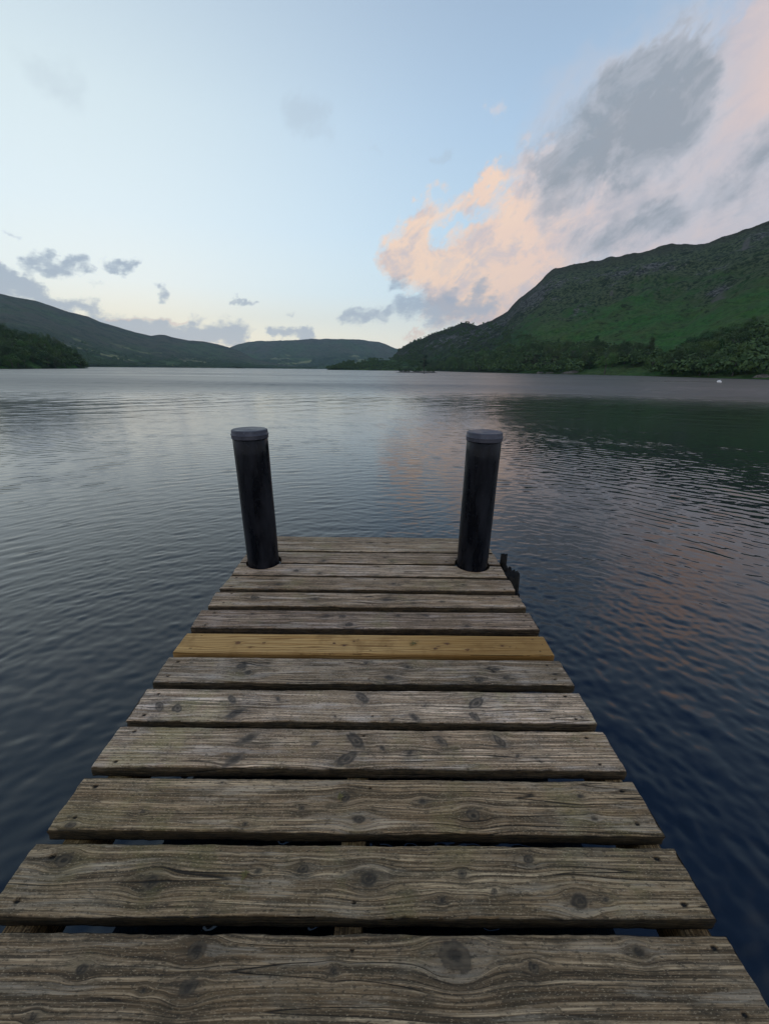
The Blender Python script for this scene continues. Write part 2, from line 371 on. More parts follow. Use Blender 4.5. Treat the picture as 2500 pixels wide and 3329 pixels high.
# ------------------------------------------------------------------ jetty planks
def wood_material(name, new=False):
    m, n = material(name)
    at = n.new('ShaderNodeAttribute', attribute_name='grain').outputs['Vector']
    mk = n.new('ShaderNodeAttribute', attribute_name='marks').outputs['Vector']
    u, v, k = n.sep(at); hole, ring, side = n.sep(mk)
    oi = n.new('ShaderNodeObjectInfo'); tint = oi.outputs['Color']; rnd = oi.outputs['Random']
    off = n.m('MULTIPLY', rnd, 37.0)
    def st(su, sv, det, rg, dist=0.0, o=0.0):
        return n.noise(n.comb(n.m('MULTIPLY', u, su), n.m('MULTIPLY', v, sv), n.m('ADD', off, o)), 1.0, det, rg, dist)
    P = n.new('ShaderNodeTexCoord').outputs['Object']
    n1 = st(1.1, 105.0, 5.0, .60)          # growth lines
    n2 = st(9.0, 330.0, 4.0, .6, 0, 3.0)  # fibres
    n3 = st(1.3, 22.0, 3.0, .55, 0, 5.0)  # broad bands
    blotch = n.noise(P, 5.0, 5.0, .6); blotch2 = n.noise(n.vm('ADD', P, (9, 4, 2)), 2.2, 4.0, .6)
    speck = n.noise(n.vm('MULTIPLY', P, (.6, 1.6, 1)), 75.0, 4.0, .65)
    # long drying cracks
    cr = st(.55, 17.0, 1.5, .5, 0.0, 11.0)
    crack = n.mr(n.m('ABSOLUTE', n.m('SUBTRACT', cr, 0.5)), 0.0, 0.009, 1.0, 0.0)
    crack = n.m('MULTIPLY', crack, n.mr(st(1.1, 6.0, 2.0, .5, 0, 17.0), .46, .56))
    if new:
        c = n.mix(n.mr(n1, .35, .7), (.66, .42, .165), (.40, .205, .05))
        c = n.mix(n.m('MULTIPLY', n.mr(n3, .4, .65), .35), c, (.48, .31, .12))
        rp = n.m('ADD', n.m('MULTIPLY', v, 62.0), n.m('MULTIPLY', st(.8, 9.0, 3.0, .5, 0, 29.0), 7.0))
        rg = n.m('ABSOLUTE', n.m('SUBTRACT', n.m('FRACT', rp), .5))
        c = n.mix(n.m('MULTIPLY', n.mr(rg, .26, .48), n.mr(n2, .3, .6, .5, 1.0)), c, (.17, .075, .015))
        spots = n.noise(P, 16.0, 6.0, .7)
        c = n.mix(n.mr(spots, .60, .70, 0, .6), c, (.12, .062, .022))
        c = n.mix(n.mr(blotch2, .42, .62, 0, .35), c, (.50, .28, .08))
        kc = n.mix(n.mr(ring, .2, .8), (.06, .02, .008), (.20, .09, .03))
        c = n.mix(n.mr(u, -.2, .75, 0, .72), c, n.mix(.72, c, (.22, .105, .016)))
        c = n.mix(n.mr(blotch, .50, .66, 0, .5), c, (.20, .095, .020))
        c = n.mix(k, c, kc)
        crack = n.m('MULTIPLY', crack, .15)
    else:
        c = n.ramp(n1, [(.32, (.060, .046, .032)), (.43, (.20, .158, .115)), (.53, (.42, .352, .28)), (.68, (.74, .66, .56))])
        ln = n.mr(n.m('ABSOLUTE', n.m('SUBTRACT', st(.9, 100.0, 3.0, .5, 0, 23.0), .5)), 0.0, .035, 1.0, 0.0)
        sp_ = n.m('ADD', 72.0, n.m('MULTIPLY', rnd, 45.0))
        rp = n.m('ADD', n.m('MULTIPLY', v, sp_), n.m('MULTIPLY', st(.6, 11.0, 4.0, .55, 0, 29.0), 5.0))
        rg = n.m('ABSOLUTE', n.m('SUBTRACT', n.m('FRACT', rp), .5))
        rgw = n.m('ADD', .30, n.m('MULTIPLY', n.m('SUBTRACT', st(3.0, 60.0, 2.0, .5, 0, 31.0), .5), .45))
        late = n.m('MULTIPLY', n.mr(rg, rgw, n.m('ADD', rgw, .16), 0.0, 1.0), n.mr(n2, .30, .55, .45, 1.0))
        c = n.mix(n.m('MULTIPLY', late, .88), c, (.045, .037, .028))
        c = n.mix(n.m('MULTIPLY', ln, n.mr(n3, .35, .6, .35, .85)), c, (.045, .038, .030))
        c = n.mix(n.mr(n2, .40, .60, .0, .75), c, n.mix(.65, c, (.04, .036, .03)))
        c = n.mix(n.mr(n3, .42, .62, 0, .30), c, (.28, .21, .14))
        grime = n.noise(n.vm('MULTIPLY', P, (.7, 2.8, 1)), 10.0, 7.0, .70)
        c = n.mix(n.mr(grime, .48, .62, 0, .72), c, (.070, .060, .044))
        alg = n.noise(n.vm('ADD', P, (3, 8, 1)), 3.1, 6.0, .68)
        c = n.mix(n.mr(alg, .52, .68, 0, .45), c, (.17, .175, .085))
        silver = st(2.4, 26.0, 6.0, .66, 0, 41.0)
        c = n.mix(n.m('MULTIPLY', n.mr(silver, .52, .66, 0, .55), n.mr(n2, .35, .6, .3, 1.0)), c, (.52, .52, .54))
        c = n.mix(n.m('MULTIPLY', n.mr(blotch, .52, .70, 0, .28), n.mr(n2, .35, .6, .3, 1.0)), c, (.46, .46, .47))
        c = n.mix(n.mr(blotch2, .56, .70, 0, .5), c, (.16, .13, .09))
        c = n.mix(n.mr(blotch2, .42, .30, 0, .4), c, (.26, .245, .145))
        c = n.mix(n.mr(speck, .54, .66, 0, .75), c, (.045, .04, .032))
        c = n.mix(n.mr(n.noise(n.vm('MULTIPLY', P, (1, 2.5, 1)), 120.0, 3.0, .6), .56, .68, 0, .5), c, (.62, .58, .52))
        kc = n.mix(n.mr(ring, .1, .9), (.022, .022, .022), (.11, .10, .088))
        kc = n.mix(n.mr(n2, .4, .6, 0, .5), kc, (.03, .028, .026))
        c = n.mix(n.m('MULTIPLY', k, .90), c, kc)
    c = n.mix(n.m('MULTIPLY', crack, .92), c, (.010, .009, .008))
    c = n.mix(hole, c, (.006, .006, .006))
    side_shade = n.mix(n.mr(n.noise(n.vm('MULTIPLY', P, (1, 1, 3)), 22.0, 5.0, .65), .4, .62), (.008, .008, .005), (.040, .033, .019)) if not new else n.mix(.5, c, (.17, .07, .012))  # shade on board sides and sawn ends painted in, mottled like dirt
    c = n.mix(n.m('MULTIPLY', side, .9 if not new else .6), c, side_shade)
    if not new: c = n.mix(1.0, c, (1.66, 1.43, 1.17), 'MULTIPLY')
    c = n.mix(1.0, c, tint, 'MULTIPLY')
    n.put(n.b.inputs['Base Color'], c)
    n.put(n.b.inputs['Roughness'], n.mr(n1, .3, .7, .85, .62)); n.b.inputs['Specular IOR Level'].default_value = .35
    h = n.m('ADD', n.m('MULTIPLY', n.m('SUBTRACT', n1, (n.m('MULTIPLY', late, .5) if not new else 0.0)), .0030 if not new else .0008), n.m('MULTIPLY', n2, .0012 if not new else .0004))
    h = n.m('ADD', h, n.m('MULTIPLY', speck, .0010 if not new else .0002))
    h = n.m('SUBTRACT', h, n.m('MULTIPLY', crack, .006))
    h = n.m('SUBTRACT', h, n.m('MULTIPLY', hole, .006))
    h = n.m('ADD', h, n.m('MULTIPLY', n.m('MULTIPLY', ring, k), .0015))
    bp = n.new('ShaderNodeBump'); bp.inputs['Strength'].default_value = 1.0; bp.inputs['Distance'].default_value = 1.0
    n.put(bp.inputs['Height'], h); n.put(n.b.inputs['Normal'], bp.outputs[0])
    return m
WOOD = wood_material("weathered_wood"); WOODNEW = wood_material("fresh_wood", True)

# corners of each board on the deck: y(far,left) y(near,left) y(far,right) y(near,right) xL(far) xL(near) xR(far) xR(near)
BOARDS = [  # from the far end to the viewer; tint (near boards deepened for moss and the viewer's shadow), knots as photo pixels of the 1661-wide view (x, y, size cm)
 ("A", 3.412, 3.305, 3.402, 3.295, -1.19, -1.19, .955, .955, (.90, .88, .82), []),
 ("B", 3.301, 3.105, 3.291, 3.099, -1.188, -1.185, .957, .959, (.95, .92, .86), [(930, 1168, 2.5), (800, 1172, 3), (730, 1170, 2)]),
 ("C", 3.080, 2.881, 3.073, 2.881, -1.18, -1.175, .959, .965, (.92, .88, .84), [(700, 1210, 3), (985, 1206, 2.5), (845, 1212, 2)]),
 ("D", 2.862, 2.673, 2.847, 2.667, -1.178, -1.172, .960, .957, (1.12, 1.10, 1.10), [(640, 1232, 4), (690, 1238, 3)]),
 ("E", 2.654, 2.465, 2.632, 2.466, -1.167, -1.181, .968, .959, (.80, .76, .70), [(600, 1262, 2.5), (850, 1260, 3), (1000, 1262, 2.5)]),
 ("F", 2.424, 2.246, 2.414, 2.256, -1.190, -1.170, .962, .968, (.93, .89, .84), [(550, 1290, 5), (680, 1293, 4), (835, 1295, 5), (955, 1300, 3)]),
 ("G", 2.200, 2.011, 2.198, 2.025, -1.192, -1.180, .965, .970, (.74, .70, .70), [(705, 1330, 3), (740, 1332, 3.5), (755, 1350, 4), (920, 1330, 3), (1010, 1355, 2.5), (860, 1330, 2)]),
 ("H", 1.957, 1.788, 1.958, 1.792, -1.174, -1.175, .969, .968, (1, 1, 1), [(514, 1389, 2.4), (570, 1389, 1.5), (722, 1390, 1.6), (744, 1395, 2.0), (893, 1390, 1.8), (965, 1391, 1.8), (941, 1403, 2.2), (1010, 1405, 1.8), (1085, 1396, 1.6), (765, 1385, 1.2), (540, 1400, 1.2)]),
 ("I", 1.751, 1.567, 1.748, 1.570, -1.174, -1.165, .976, .981, (.80, .80, .78), [(521, 1438, 5), (535, 1452, 3.5), (840, 1464, 4.5), (880, 1440, 3.5), (1035, 1470, 4), (1095, 1465, 3), (790, 1432, 2), (1070, 1445, 3.5)]),
 ("J", 1.522, 1.334, 1.521, 1.340, -1.164, -1.153, .978, .979, (1.20, 1.20, 1.22), [(507, 1542, 5), (500, 1510, 4), (784, 1508, 5), (895, 1550, 4), (1030, 1520, 5.5), (600, 1510, 2.5), (383, 1530, 4), (345, 1525, 4), (1025, 1550, 4)]),
 ("K", 1.301, 1.115, 1.297, 1.117, -1.163, -1.157, .981, .983, (1.0, .97, .92), [(537, 1595, 5.5), (770, 1600, 6), (505, 1642, 5), (750, 1640, 6), (950, 1600, 4), (1080, 1600, 4), (680, 1607, 2), (825, 1615, 2), (885, 1625, 2.5)]),
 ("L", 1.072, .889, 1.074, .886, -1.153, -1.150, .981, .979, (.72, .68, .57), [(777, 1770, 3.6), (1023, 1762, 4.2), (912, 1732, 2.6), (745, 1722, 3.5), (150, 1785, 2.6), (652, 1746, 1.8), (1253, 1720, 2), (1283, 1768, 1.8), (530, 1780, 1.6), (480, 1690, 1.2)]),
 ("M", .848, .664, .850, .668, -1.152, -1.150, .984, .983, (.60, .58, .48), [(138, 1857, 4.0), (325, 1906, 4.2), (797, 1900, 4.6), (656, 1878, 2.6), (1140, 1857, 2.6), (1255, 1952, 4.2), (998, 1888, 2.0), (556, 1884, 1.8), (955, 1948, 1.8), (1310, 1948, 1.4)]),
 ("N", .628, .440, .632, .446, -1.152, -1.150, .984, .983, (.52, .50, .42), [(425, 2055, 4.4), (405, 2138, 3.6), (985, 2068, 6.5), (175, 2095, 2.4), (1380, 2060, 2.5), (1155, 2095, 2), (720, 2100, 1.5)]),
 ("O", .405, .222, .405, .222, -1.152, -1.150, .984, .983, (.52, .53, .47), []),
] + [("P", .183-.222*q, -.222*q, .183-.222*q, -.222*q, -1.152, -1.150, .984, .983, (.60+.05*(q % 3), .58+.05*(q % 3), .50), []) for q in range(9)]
POST_L = (-.984, 2.895); POST_R = (.731, 2.880); POST_R0 = .128

def build_plank(idx, row, parent):
    tagc, ylf, yln, yrf, yrn, xlf, xln, xrf, xrn, tint, knots = row
    rs = np.random.RandomState(100+idx)
    T = 0.05
    near = tagc in "JKLMNO"
    du = .0035 if near else .006
    nu = int(2.15/du); nt = 52 if near else 36
    # cross-section loop, (v 0..1 across from near to far, z), first the top then down the far side, the bottom and up the near side
    rc = .0055
    top_v = np.linspace(0, 1, nt)
    side_n = 9
    u = np.linspace(0, 1, nu)
    W = .187
    # ---- loop parameters
    loop = []          # (v, zrel, kind)
    for a in top_v: loop.append((a, 0.0, 0))
    for a in np.linspace(0, 1, side_n+2)[1:-1]: loop.append((1.0, -T*a, 1))
    for a in np.linspace(1, 0, 4): loop.append((a, -T, 2))
    for a in np.linspace(1, 0, side_n+2)[1:-1]: loop.append((0.0, -T*a, 3))
    loop = np.array(loop); M = len(loop)
    Ug, Vg = np.meshgrid(u, loop[:, 0], indexing='ij')
    Z = np.broadcast_to(loop[:, 1], Ug.shape).copy(); kind = np.broadcast_to(loop[:, 2], Ug.shape)
    yl = yln+(ylf-yln)*Vg; yr = yrn+(yrf-yrn)*Vg
    xl = xln+(xlf-xln)*Vg; xr = xrn+(xrf-xrn)*Vg
    rough = .25 if tagc == "H" else 1.0
    # uneven ends
    xl = xl+(fbm(Vg*6, Z*60, 3, idx*5)*.010)*rough; xr = xr+(fbm(Vg*6+9, Z*60, 3, idx*5+1)*.010)*rough
    X = xl+(xr-xl)*Ug; Y = yl+(yr-yl)*Ug
    um = X.copy(); vm = (Vg-.5)*W            # metres along / across
    # worn edges: the arrises wander
    e_n = (fbm(um*5, idx*3.1+Z*20, 4, 11)*.010+fbm(um*30, idx*3.1, 3, 13)*.004)*rough
    e_f = (fbm(um*5, idx*7.7+Z*20, 4, 12)*.010+fbm(um*30, idx*7.7, 3, 14)*.004)*rough
    Y = Y+e_n*np.clip(1-Vg*9, 0, 1)-e_f*np.clip(1-(1-Vg)*9, 0, 1)
    # ---- knots bend the grain
    kn = []
    for (kx, ky, ks) in knots:
        gx, gy = ground(kx*K, ky*K); kn.append((gx, (gy-(yln+ylf)/2), ks*.01*.5))
    for q in range(rs.randint(2, 6)):
        kn.append((rs.uniform(-1.1, .95), rs.uniform(-.08, .08), rs.uniform(.003, .008)))
    vv = vm + (fbm(um*.9, idx*9.0+vm*2, 2, 21)*.022)*(1.0 if tagc not in "JK" else .5)
    kmask = np.zeros_like(vm); ringv = np.zeros_like(vm); disp = np.zeros_like(vm)
    for (kx, kv, a) in kn:
        ex = um-kx; ev = vm-kv; ev0 = ev
        if tagc in "JK":
            ang = -.75 if int(kx*997) % 3 else .9
            e1 = ex*math.cos(ang)-ev*math.sin(ang); e2 = ex*math.sin(ang)+ev*math.cos(ang); ex, ev = e1*1.5, e2*.55
        wob = 1+.9*fbm(ex*45+kx*9, ev*45+kv*50, 3, 31)
        d = np.sqrt((ex*.72)**2+ev**2)*wob
        ds = np.sqrt(((um-kx)*.62)**2+ev0**2)
        disp += -ev0*np.minimum(1.0, (a*1.6)**2/np.maximum(ds, a*.8)**2)*np.exp(-(ds/(a*4.5))**2)*(.35 if tagc in 'JK' else .72)
        mk = np.clip((a*1.15-d)/(a*.35), 0, 1); mk = mk*mk*(3-2*mk)
        kmask = np.maximum(kmask, mk)
        ringv = np.where(mk > 0, .5+.28*np.sin(d/a*9+kx*9)+fbm(um*90, vm*90, 2, 77)*.5, ringv)
        ringv = np.where(d < a*.28, 0, ringv)
        halo = np.exp(-(d/(a*2.4))**2)*.45
        kmask = np.maximum(kmask, halo*(1 if tagc != "H" else .5))
    vw = vv+disp
    # side faces carry the grain on down
    vw = vw+np.where(kind == 1, Z, 0)-np.where(kind == 3, Z, 0)
    # ---- relief of the top
    ontop = (kind == 0)
    relief = fbm(um*2.0, vw*75, 3, 41+idx)*.0042+fbm(um*6, vm*14, 3, 51+idx)*.0030
    relief = relief*rough - kmask*.0012*rough
    edge = np.minimum(Vg, 1-Vg)*W
    rnd = np.where(edge < rc, rc-np.sqrt(np.maximum(rc**2-(rc-edge)**2, 0)), 0)
    endd = np.minimum(um-xl, xr-um)
    rnd_e = np.where(endd < rc, (rc-np.sqrt(np.maximum(rc**2-(rc-np.clip(endd, 0, rc))**2, 0))), 0)
    holes = np.zeros_like(vm)
    hs = []
    for sx in (-1.09+rs.uniform(-.02, .02), .91+rs.uniform(-.02, .02)):
        for sv in (-.062, .062): hs.append((sx+rs.uniform(-.012, .012), sv+rs.uniform(-.01, .01), rs.uniform(.0042, .0062)))
    hs.append((-.06+rs.uniform(-.02, .02), rs.choice([-.06, .06]), .0035))
    for (hx, hv, a) in hs:
        d = np.sqrt(((um-hx)*.62)**2+(vm-hv)**2); mk = np.clip((a*1.25-d)/(a*.5), 0, 1); holes = np.maximum(holes, mk*(.55 if tagc == "H" else 1))
    Z = Z+np.where(ontop, relief-rnd-rnd_e-holes*.004, 0)
    side_bulge = fbm(um*7, Z*40+idx, 3, 61)*.004*rough
    Y = Y-np.where(kind == 3, side_bulge, 0)+np.where(kind == 1, side_bulge, 0)
    # ---- openings round the posts
    co = np.stack([X, Y, Z], -1)
    for (cx, cy) in (POST_L, POST_R):
        if abs(cy-(yln+ylf)/2) < .30:
            dxx = co[..., 0]-cx; dyy = co[..., 1]-cy; rr = np.hypot(dxx, dyy); R = POST_R0+.012
            sgn = -1 if (yln+ylf)/2 < cy else 1
            inside = rr < R
            # push the board's edge back along y to the rim of the hole
            yb = cy+sgn*np.sqrt(np.maximum(R*R-dxx**2, 0))
            lim_n = np.minimum(yl, yr).min(); 
            co[..., 1] = np.where(inside, yb, co[..., 1])
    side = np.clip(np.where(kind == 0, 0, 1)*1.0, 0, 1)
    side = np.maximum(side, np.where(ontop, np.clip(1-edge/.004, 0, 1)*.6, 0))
    faces = grid_faces(nu, M, wrap=True)
    verts = co.reshape(-1, 3)
    # end caps: fan strips between top and bottom rows are closed by a polygon of the loop
    capA = tuple(range(M)); capB = tuple((nu-1)*M+j for j in range(M))[::-1]
    fl = [tuple(f) for f in faces.tolist()]
    # duplicate end loops so that the caps shade as sawn ends
    nv = len(verts)
    verts = np.concatenate([verts, verts[:M], verts[(nu-1)*M:nu*M]])
    fl.append(tuple(nv+j for j in range(M))[::-1]); fl.append(tuple(nv+M+j for j in range(M)))
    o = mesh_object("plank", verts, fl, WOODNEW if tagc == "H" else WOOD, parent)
    me = o.data
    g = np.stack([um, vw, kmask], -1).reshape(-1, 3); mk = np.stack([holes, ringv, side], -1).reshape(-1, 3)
    capg = np.concatenate([g[:M], g[(nu-1)*M:nu*M]]); capm = np.concatenate([mk[:M], mk[(nu-1)*M:nu*M]]); capm[:, 2] = .75; capm[:, 0] = 0
    g = np.concatenate([g, capg]).astype(np.float32); mk = np.concatenate([mk, capm]).astype(np.float32)
    if len(me.vertices) == len(g):
        a = me.attributes.new('grain', 'FLOAT_VECTOR', 'POINT'); a.data.foreach_set('vector', g.ravel())
        a = me.attributes.new('marks', 'FLOAT_VECTOR', 'POINT'); a.data.foreach_set('vector', mk.ravel())
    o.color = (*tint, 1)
    return o

jetty = empty("jetty", (0, 0, 0))
tag(jetty, "narrow timber jetty of weathered grey boards running out over the lake", "jetty")
PL = {"H": "fresh yellow pine board, the only unweathered one", "J": "pale silver-grey board with slanting knots", "N": "dark mossy board nearest the viewer, shade mixed into its tint"}
for i, row in enumerate(BOARDS):
    o = build_plank(i, row, jetty)
    if row[0] in PL: o['label'] = PL[row[0]]

def box_mesh(name, x0, x1, y0, y1, z0, z1, mat, parent, seed=0, n=40, tint=(1, 1, 1)):
    """long timber along y, with slightly uneven faces and its own grain"""
    ys = np.linspace(y0, y1, n)
    prof = [(x0, z1), ((x0+x1)/2, z1), (x1, z1), (x1, (z0+z1)/2), (x1, z0), ((x0+x1)/2, z0), (x0, z0), (x0, (z0+z1)/2)]
    V = []; G = []
    for y in ys:
        for j, (x, z) in enumerate(prof):
            d = float(fbm(y*4, j*3.3+seed, 3, 71))*.008
            V.append((x+(d if j in (2, 3, 4) else -d if j in (0, 7, 6) else 0), y, z)); G.append((y, x+z*.7, 0))
    Fs = [tuple(f) for f in grid_faces(n, 8, wrap=True).tolist()]
    Fs += [tuple(range(8))[::-1], tuple((n-1)*8+j for j in range(8))]
    o = mesh_object(name, V, Fs, mat, parent, smooth=False)
    a = o.data.attributes.new('grain', 'FLOAT_VECTOR', 'POINT'); a.data.foreach_set('vector', np.array(G, np.float32).ravel())
    o.color = (*tint, 1)
    return o
for (xa, xb) in ((-1.10, -1.02), (-.135, -.055), (.905, .975)):
    box_mesh("joist", xa, xb, -1.85, 3.38, -.215, -.0545, WOOD, jetty, seed=int(xa*10), tint=(.6, .52, .34))
for yc in (-1.5, .3, 2.9):
    # cross-beams under the joists, carried along x
    o = box_mesh("cross_beam", -.075, .075, -1.12, .96, -.375, -.219, WOOD, jetty, seed=int(yc*7), tint=(.5, .5, .4))
    o.rotation_euler = (0, 0, -math.pi/2); o.location = (-.0, yc, 0)

# ------------------------------------------------------------------ mooring posts
def lathe(name, prof, seg, mat, parent=None, smooth=True):
    a = np.linspace(0, 2*math.pi, seg, endpoint=False)
    V = [(r*math.cos(t), r*math.sin(t), z) for (r, z) in prof for t in a]
    Fs = [tuple(f) for f in grid_faces(len(prof), seg, wrap=True).tolist()]
    Fs = [f[::-1] for f in Fs]
    if prof[0][0] > 1e-6: Fs.append(tuple(range(seg))[::-1])
    if prof[-1][0] > 1e-6: Fs.append(tuple((len(prof)-1)*seg+j for j in range(seg)))
    return mesh_object(name, V, Fs, mat, parent, smooth)
def plastic(name, c1, c2, r1, r2, streaky=True):
    m, n = material(name)
    P = n.new('ShaderNodeTexCoord').outputs['Object']
    s = n.noise(n.vm('MULTIPLY', P, (1, 1, .22) if streaky else (1, 1, 1)), 9.0, 6.0, .62)
    s2 = n.noise(P, 45.0, 4.0, .6)
    c = n.mix(n.mr(s, .42, .68), c1, c2)
    c = n.mix(n.mr(s2, .58, .72, 0, .35), c, tuple(min(1, q*1.8+.01) for q in c2))
    n.put(n.b.inputs['Base Color'], c); n.put(n.b.inputs['Roughness'], n.mr(s, .4, .65, r1, r2)); n.b.inputs['Specular IOR Level'].default_value = .18
    bp = n.new('ShaderNodeBump'); bp.inputs['Distance'].default_value = .002; bp.inputs['Strength'].default_value = .4
    n.put(bp.inputs['Height'], s2); n.put(n.b.inputs['Normal'], bp.outputs[0])
    return m
PIPE = plastic("black_pipe", (.0015, .0028, .006), (.016, .018, .025), .22, .50)
CAP = plastic("grey_cap", (.046, .050, .068), (.095, .098, .122), .38, .6, False)
def build_post(loc, label, lean, warm):
    t = empty("mooring_post", (loc[0], loc[1], WATER-2.0))
    t.rotation_euler = lean
    z0 = 0.0; top = 1.078+2.0-WATER
    R = POST_R0-.004
    prof = [(R*.97, z0), (R, z0+.3)] + [(R*(1+.004*math.sin(q*1.7)), z0+.3+(top-.02-.3)*q/20) for q in range(21)]
    lathe("pipe", prof, 96, PIPE, t)
    C = R+.0045; b = top-.058
    cp = [(R+.001, b), (C+.001, b), (C+.002, b+.003), (C+.0015, b+.022), (C+.002, b+.024), (C+.005, b+.0255), (C+.0055, b+.028), (C+.004, b+.031), (C, b+.032),
          (C-.001, b+.056), (C-.003, b+.060), (C-.008, b+.0625), (C-.014, b+.063), (C-.03, b+.0615), (C*.5, b+.060), (.02, b+.059), (.012, b+.0605), (1e-7, b+.061)]
    lathe("cap", cp, 96, CAP, t)
    tag(t, label, "post", "black capped mooring posts at the end of the jetty")
    return t
build_post(POST_L, "black plastic mooring post with grey cap, on the left side of the jetty end", (math.radians(.2), math.radians(.0), 0), 0)
build_post(POST_R, "black plastic mooring post with grey cap, on the right side beside the rotten stump", (0, math.radians(-.15), 1.3), 1)

# ------------------------------------------------------------------ rotten stump beside the jetty
def rotten_material():
    m, n = material("rotten_wood")
    P = n.new('ShaderNodeTexCoord').outputs['Object']
    s = n.noise(n.vm('MULTIPLY', P, (1, 1, .12)), 60.0, 5.0, .65)
    c = n.mix(n.mr(s, .4, .7), (.003, .003, .0025), (.014, .012, .010))
    n.put(n.b.inputs['Base Color'], c); n.b.inputs['Roughness'].default_value = .85
    bp = n.new('ShaderNodeBump'); bp.inputs['Distance'].default_value = .02; n.put(bp.inputs['Height'], s); n.put(n.b.inputs['Normal'], bp.outputs[0])
    return m
ROT = rotten_material()
def stump():
    V = []; Fs = []
    def col(cx, cy, r, ztop, jag, seed, ex=1.0):
        seg = 26; rows = 16; b = len(V)
        for i in range(rows):
            t = i/(rows-1)
            for j in range(seg):
                a = 2*math.pi*j/seg
                zt = ztop+float(fbm(math.cos(a)*2.3+seed, math.sin(a)*2.3, 3, seed))*jag
                z = (WATER-1.2)+(zt-(WATER-1.2))*t**.8
                rr = r*(1+.5*float(fbm(math.cos(a)*3+z*1.2, math.sin(a)*3, 3, seed+3)))*(1.12-.25*t**3)
                V.append((cx+rr*math.cos(a)*ex, cy+rr*math.sin(a), z))
        for i in range(rows-1):
            for j in range(seg):
                Fs.append((b+i*seg+j, b+i*seg+(j+1) % seg, b+(i+1)*seg+(j+1) % seg, b+(i+1)*seg+j))
        # hollow rotten top
        c = len(V); V.append((cx, cy, ztop-jag*.5-.02)); top = b+(rows-1)*seg
        for j in range(seg): Fs.append((top+j, top+(j+1) % seg, c))
    g1 = ground(1630, 1822); g2 = ground(1660, 1868); g3 = ground(1674, 1925)
    col(g1[0]+.018, g1[1], .030, .055, .05, 3)
    col(g1[0]+.030, g1[1]-.09, .035, -.02, .05, 8)
    col(g2[0]+.010, g2[1], .062, .005, .06, 5)
    col(g3[0]+.004, g3[1]+.02, .040, -.03, .05, 9)
    o = mesh_object("rotten_stump", V, Fs, ROT, smooth=True)
    tag(o, "jagged black rotten timber stump standing against the right edge of the jetty", "stump")
stump()

# ------------------------------------------------------------------ scraps of moss lying on the boards
def scrap_material():
    m, n = material("dry_moss")
    P = n.new('ShaderNodeTexCoord').outputs['Object']
    n.put(n.b.inputs['Base Color'], n.mix(n.noise(P, 60.0), (.13, .115, .035), (.25, .21, .08))); n.b.inputs['Roughness'].default_value = .8
    return m
SCR = scrap_material()
def scrap(px, py, size, nst, label, seed, flat=.35):
    rs = random.Random(seed); x, y = ground(px*K, py*K); V = []; Fs = []
    for q in range(nst):
        a = rs.uniform(0, 6.28); l = size*rs.uniform(.3, 1.0); x0 = rs.gauss(0, size*.18); y0 = rs.gauss(0, size*.18); b = rs.uniform(-1.2, 1.2)
        pts = []
        for i in range(5):
            t = i/4; pts.append(Vector((x0+l*t*math.cos(a+b*t), y0+l*t*math.sin(a+b*t), .002+flat*l*math.sin(t*2.6)*rs.uniform(.5, 1))))
        w_ = size*.035+.0004
        for i, p in enumerate(pts):
            for k in range(4):
                an = k*math.pi/2+.4; V.append((p.x+w_*math.cos(an)*math.sin(a), p.y-w_*math.cos(an)*math.cos(a), p.z+w_*math.sin(an)))
        base = len(V)-20
        for i in range(4):
            for k in range(4): Fs.append((base+i*4+k, base+i*4+(k+1) % 4, base+(i+1)*4+(k+1) % 4, base+(i+1)*4+k))
    o = mesh_object("moss_scrap", V, Fs, SCR); o.location = (x, y, .003)
    tag(o, label, "moss")
scrap(735, 1722, .016, 26, "yellow-green moss scrap lying on the fourth board from the viewer, by a dark knot", 3)
scrap(528, 1893, .016, 34, "small clump of dry yellow moss on the third board from the viewer", 5)
scrap(893, 1392, .030, 16, "thin dry rootlet scrap lying on the fresh yellow board", 8, .1)

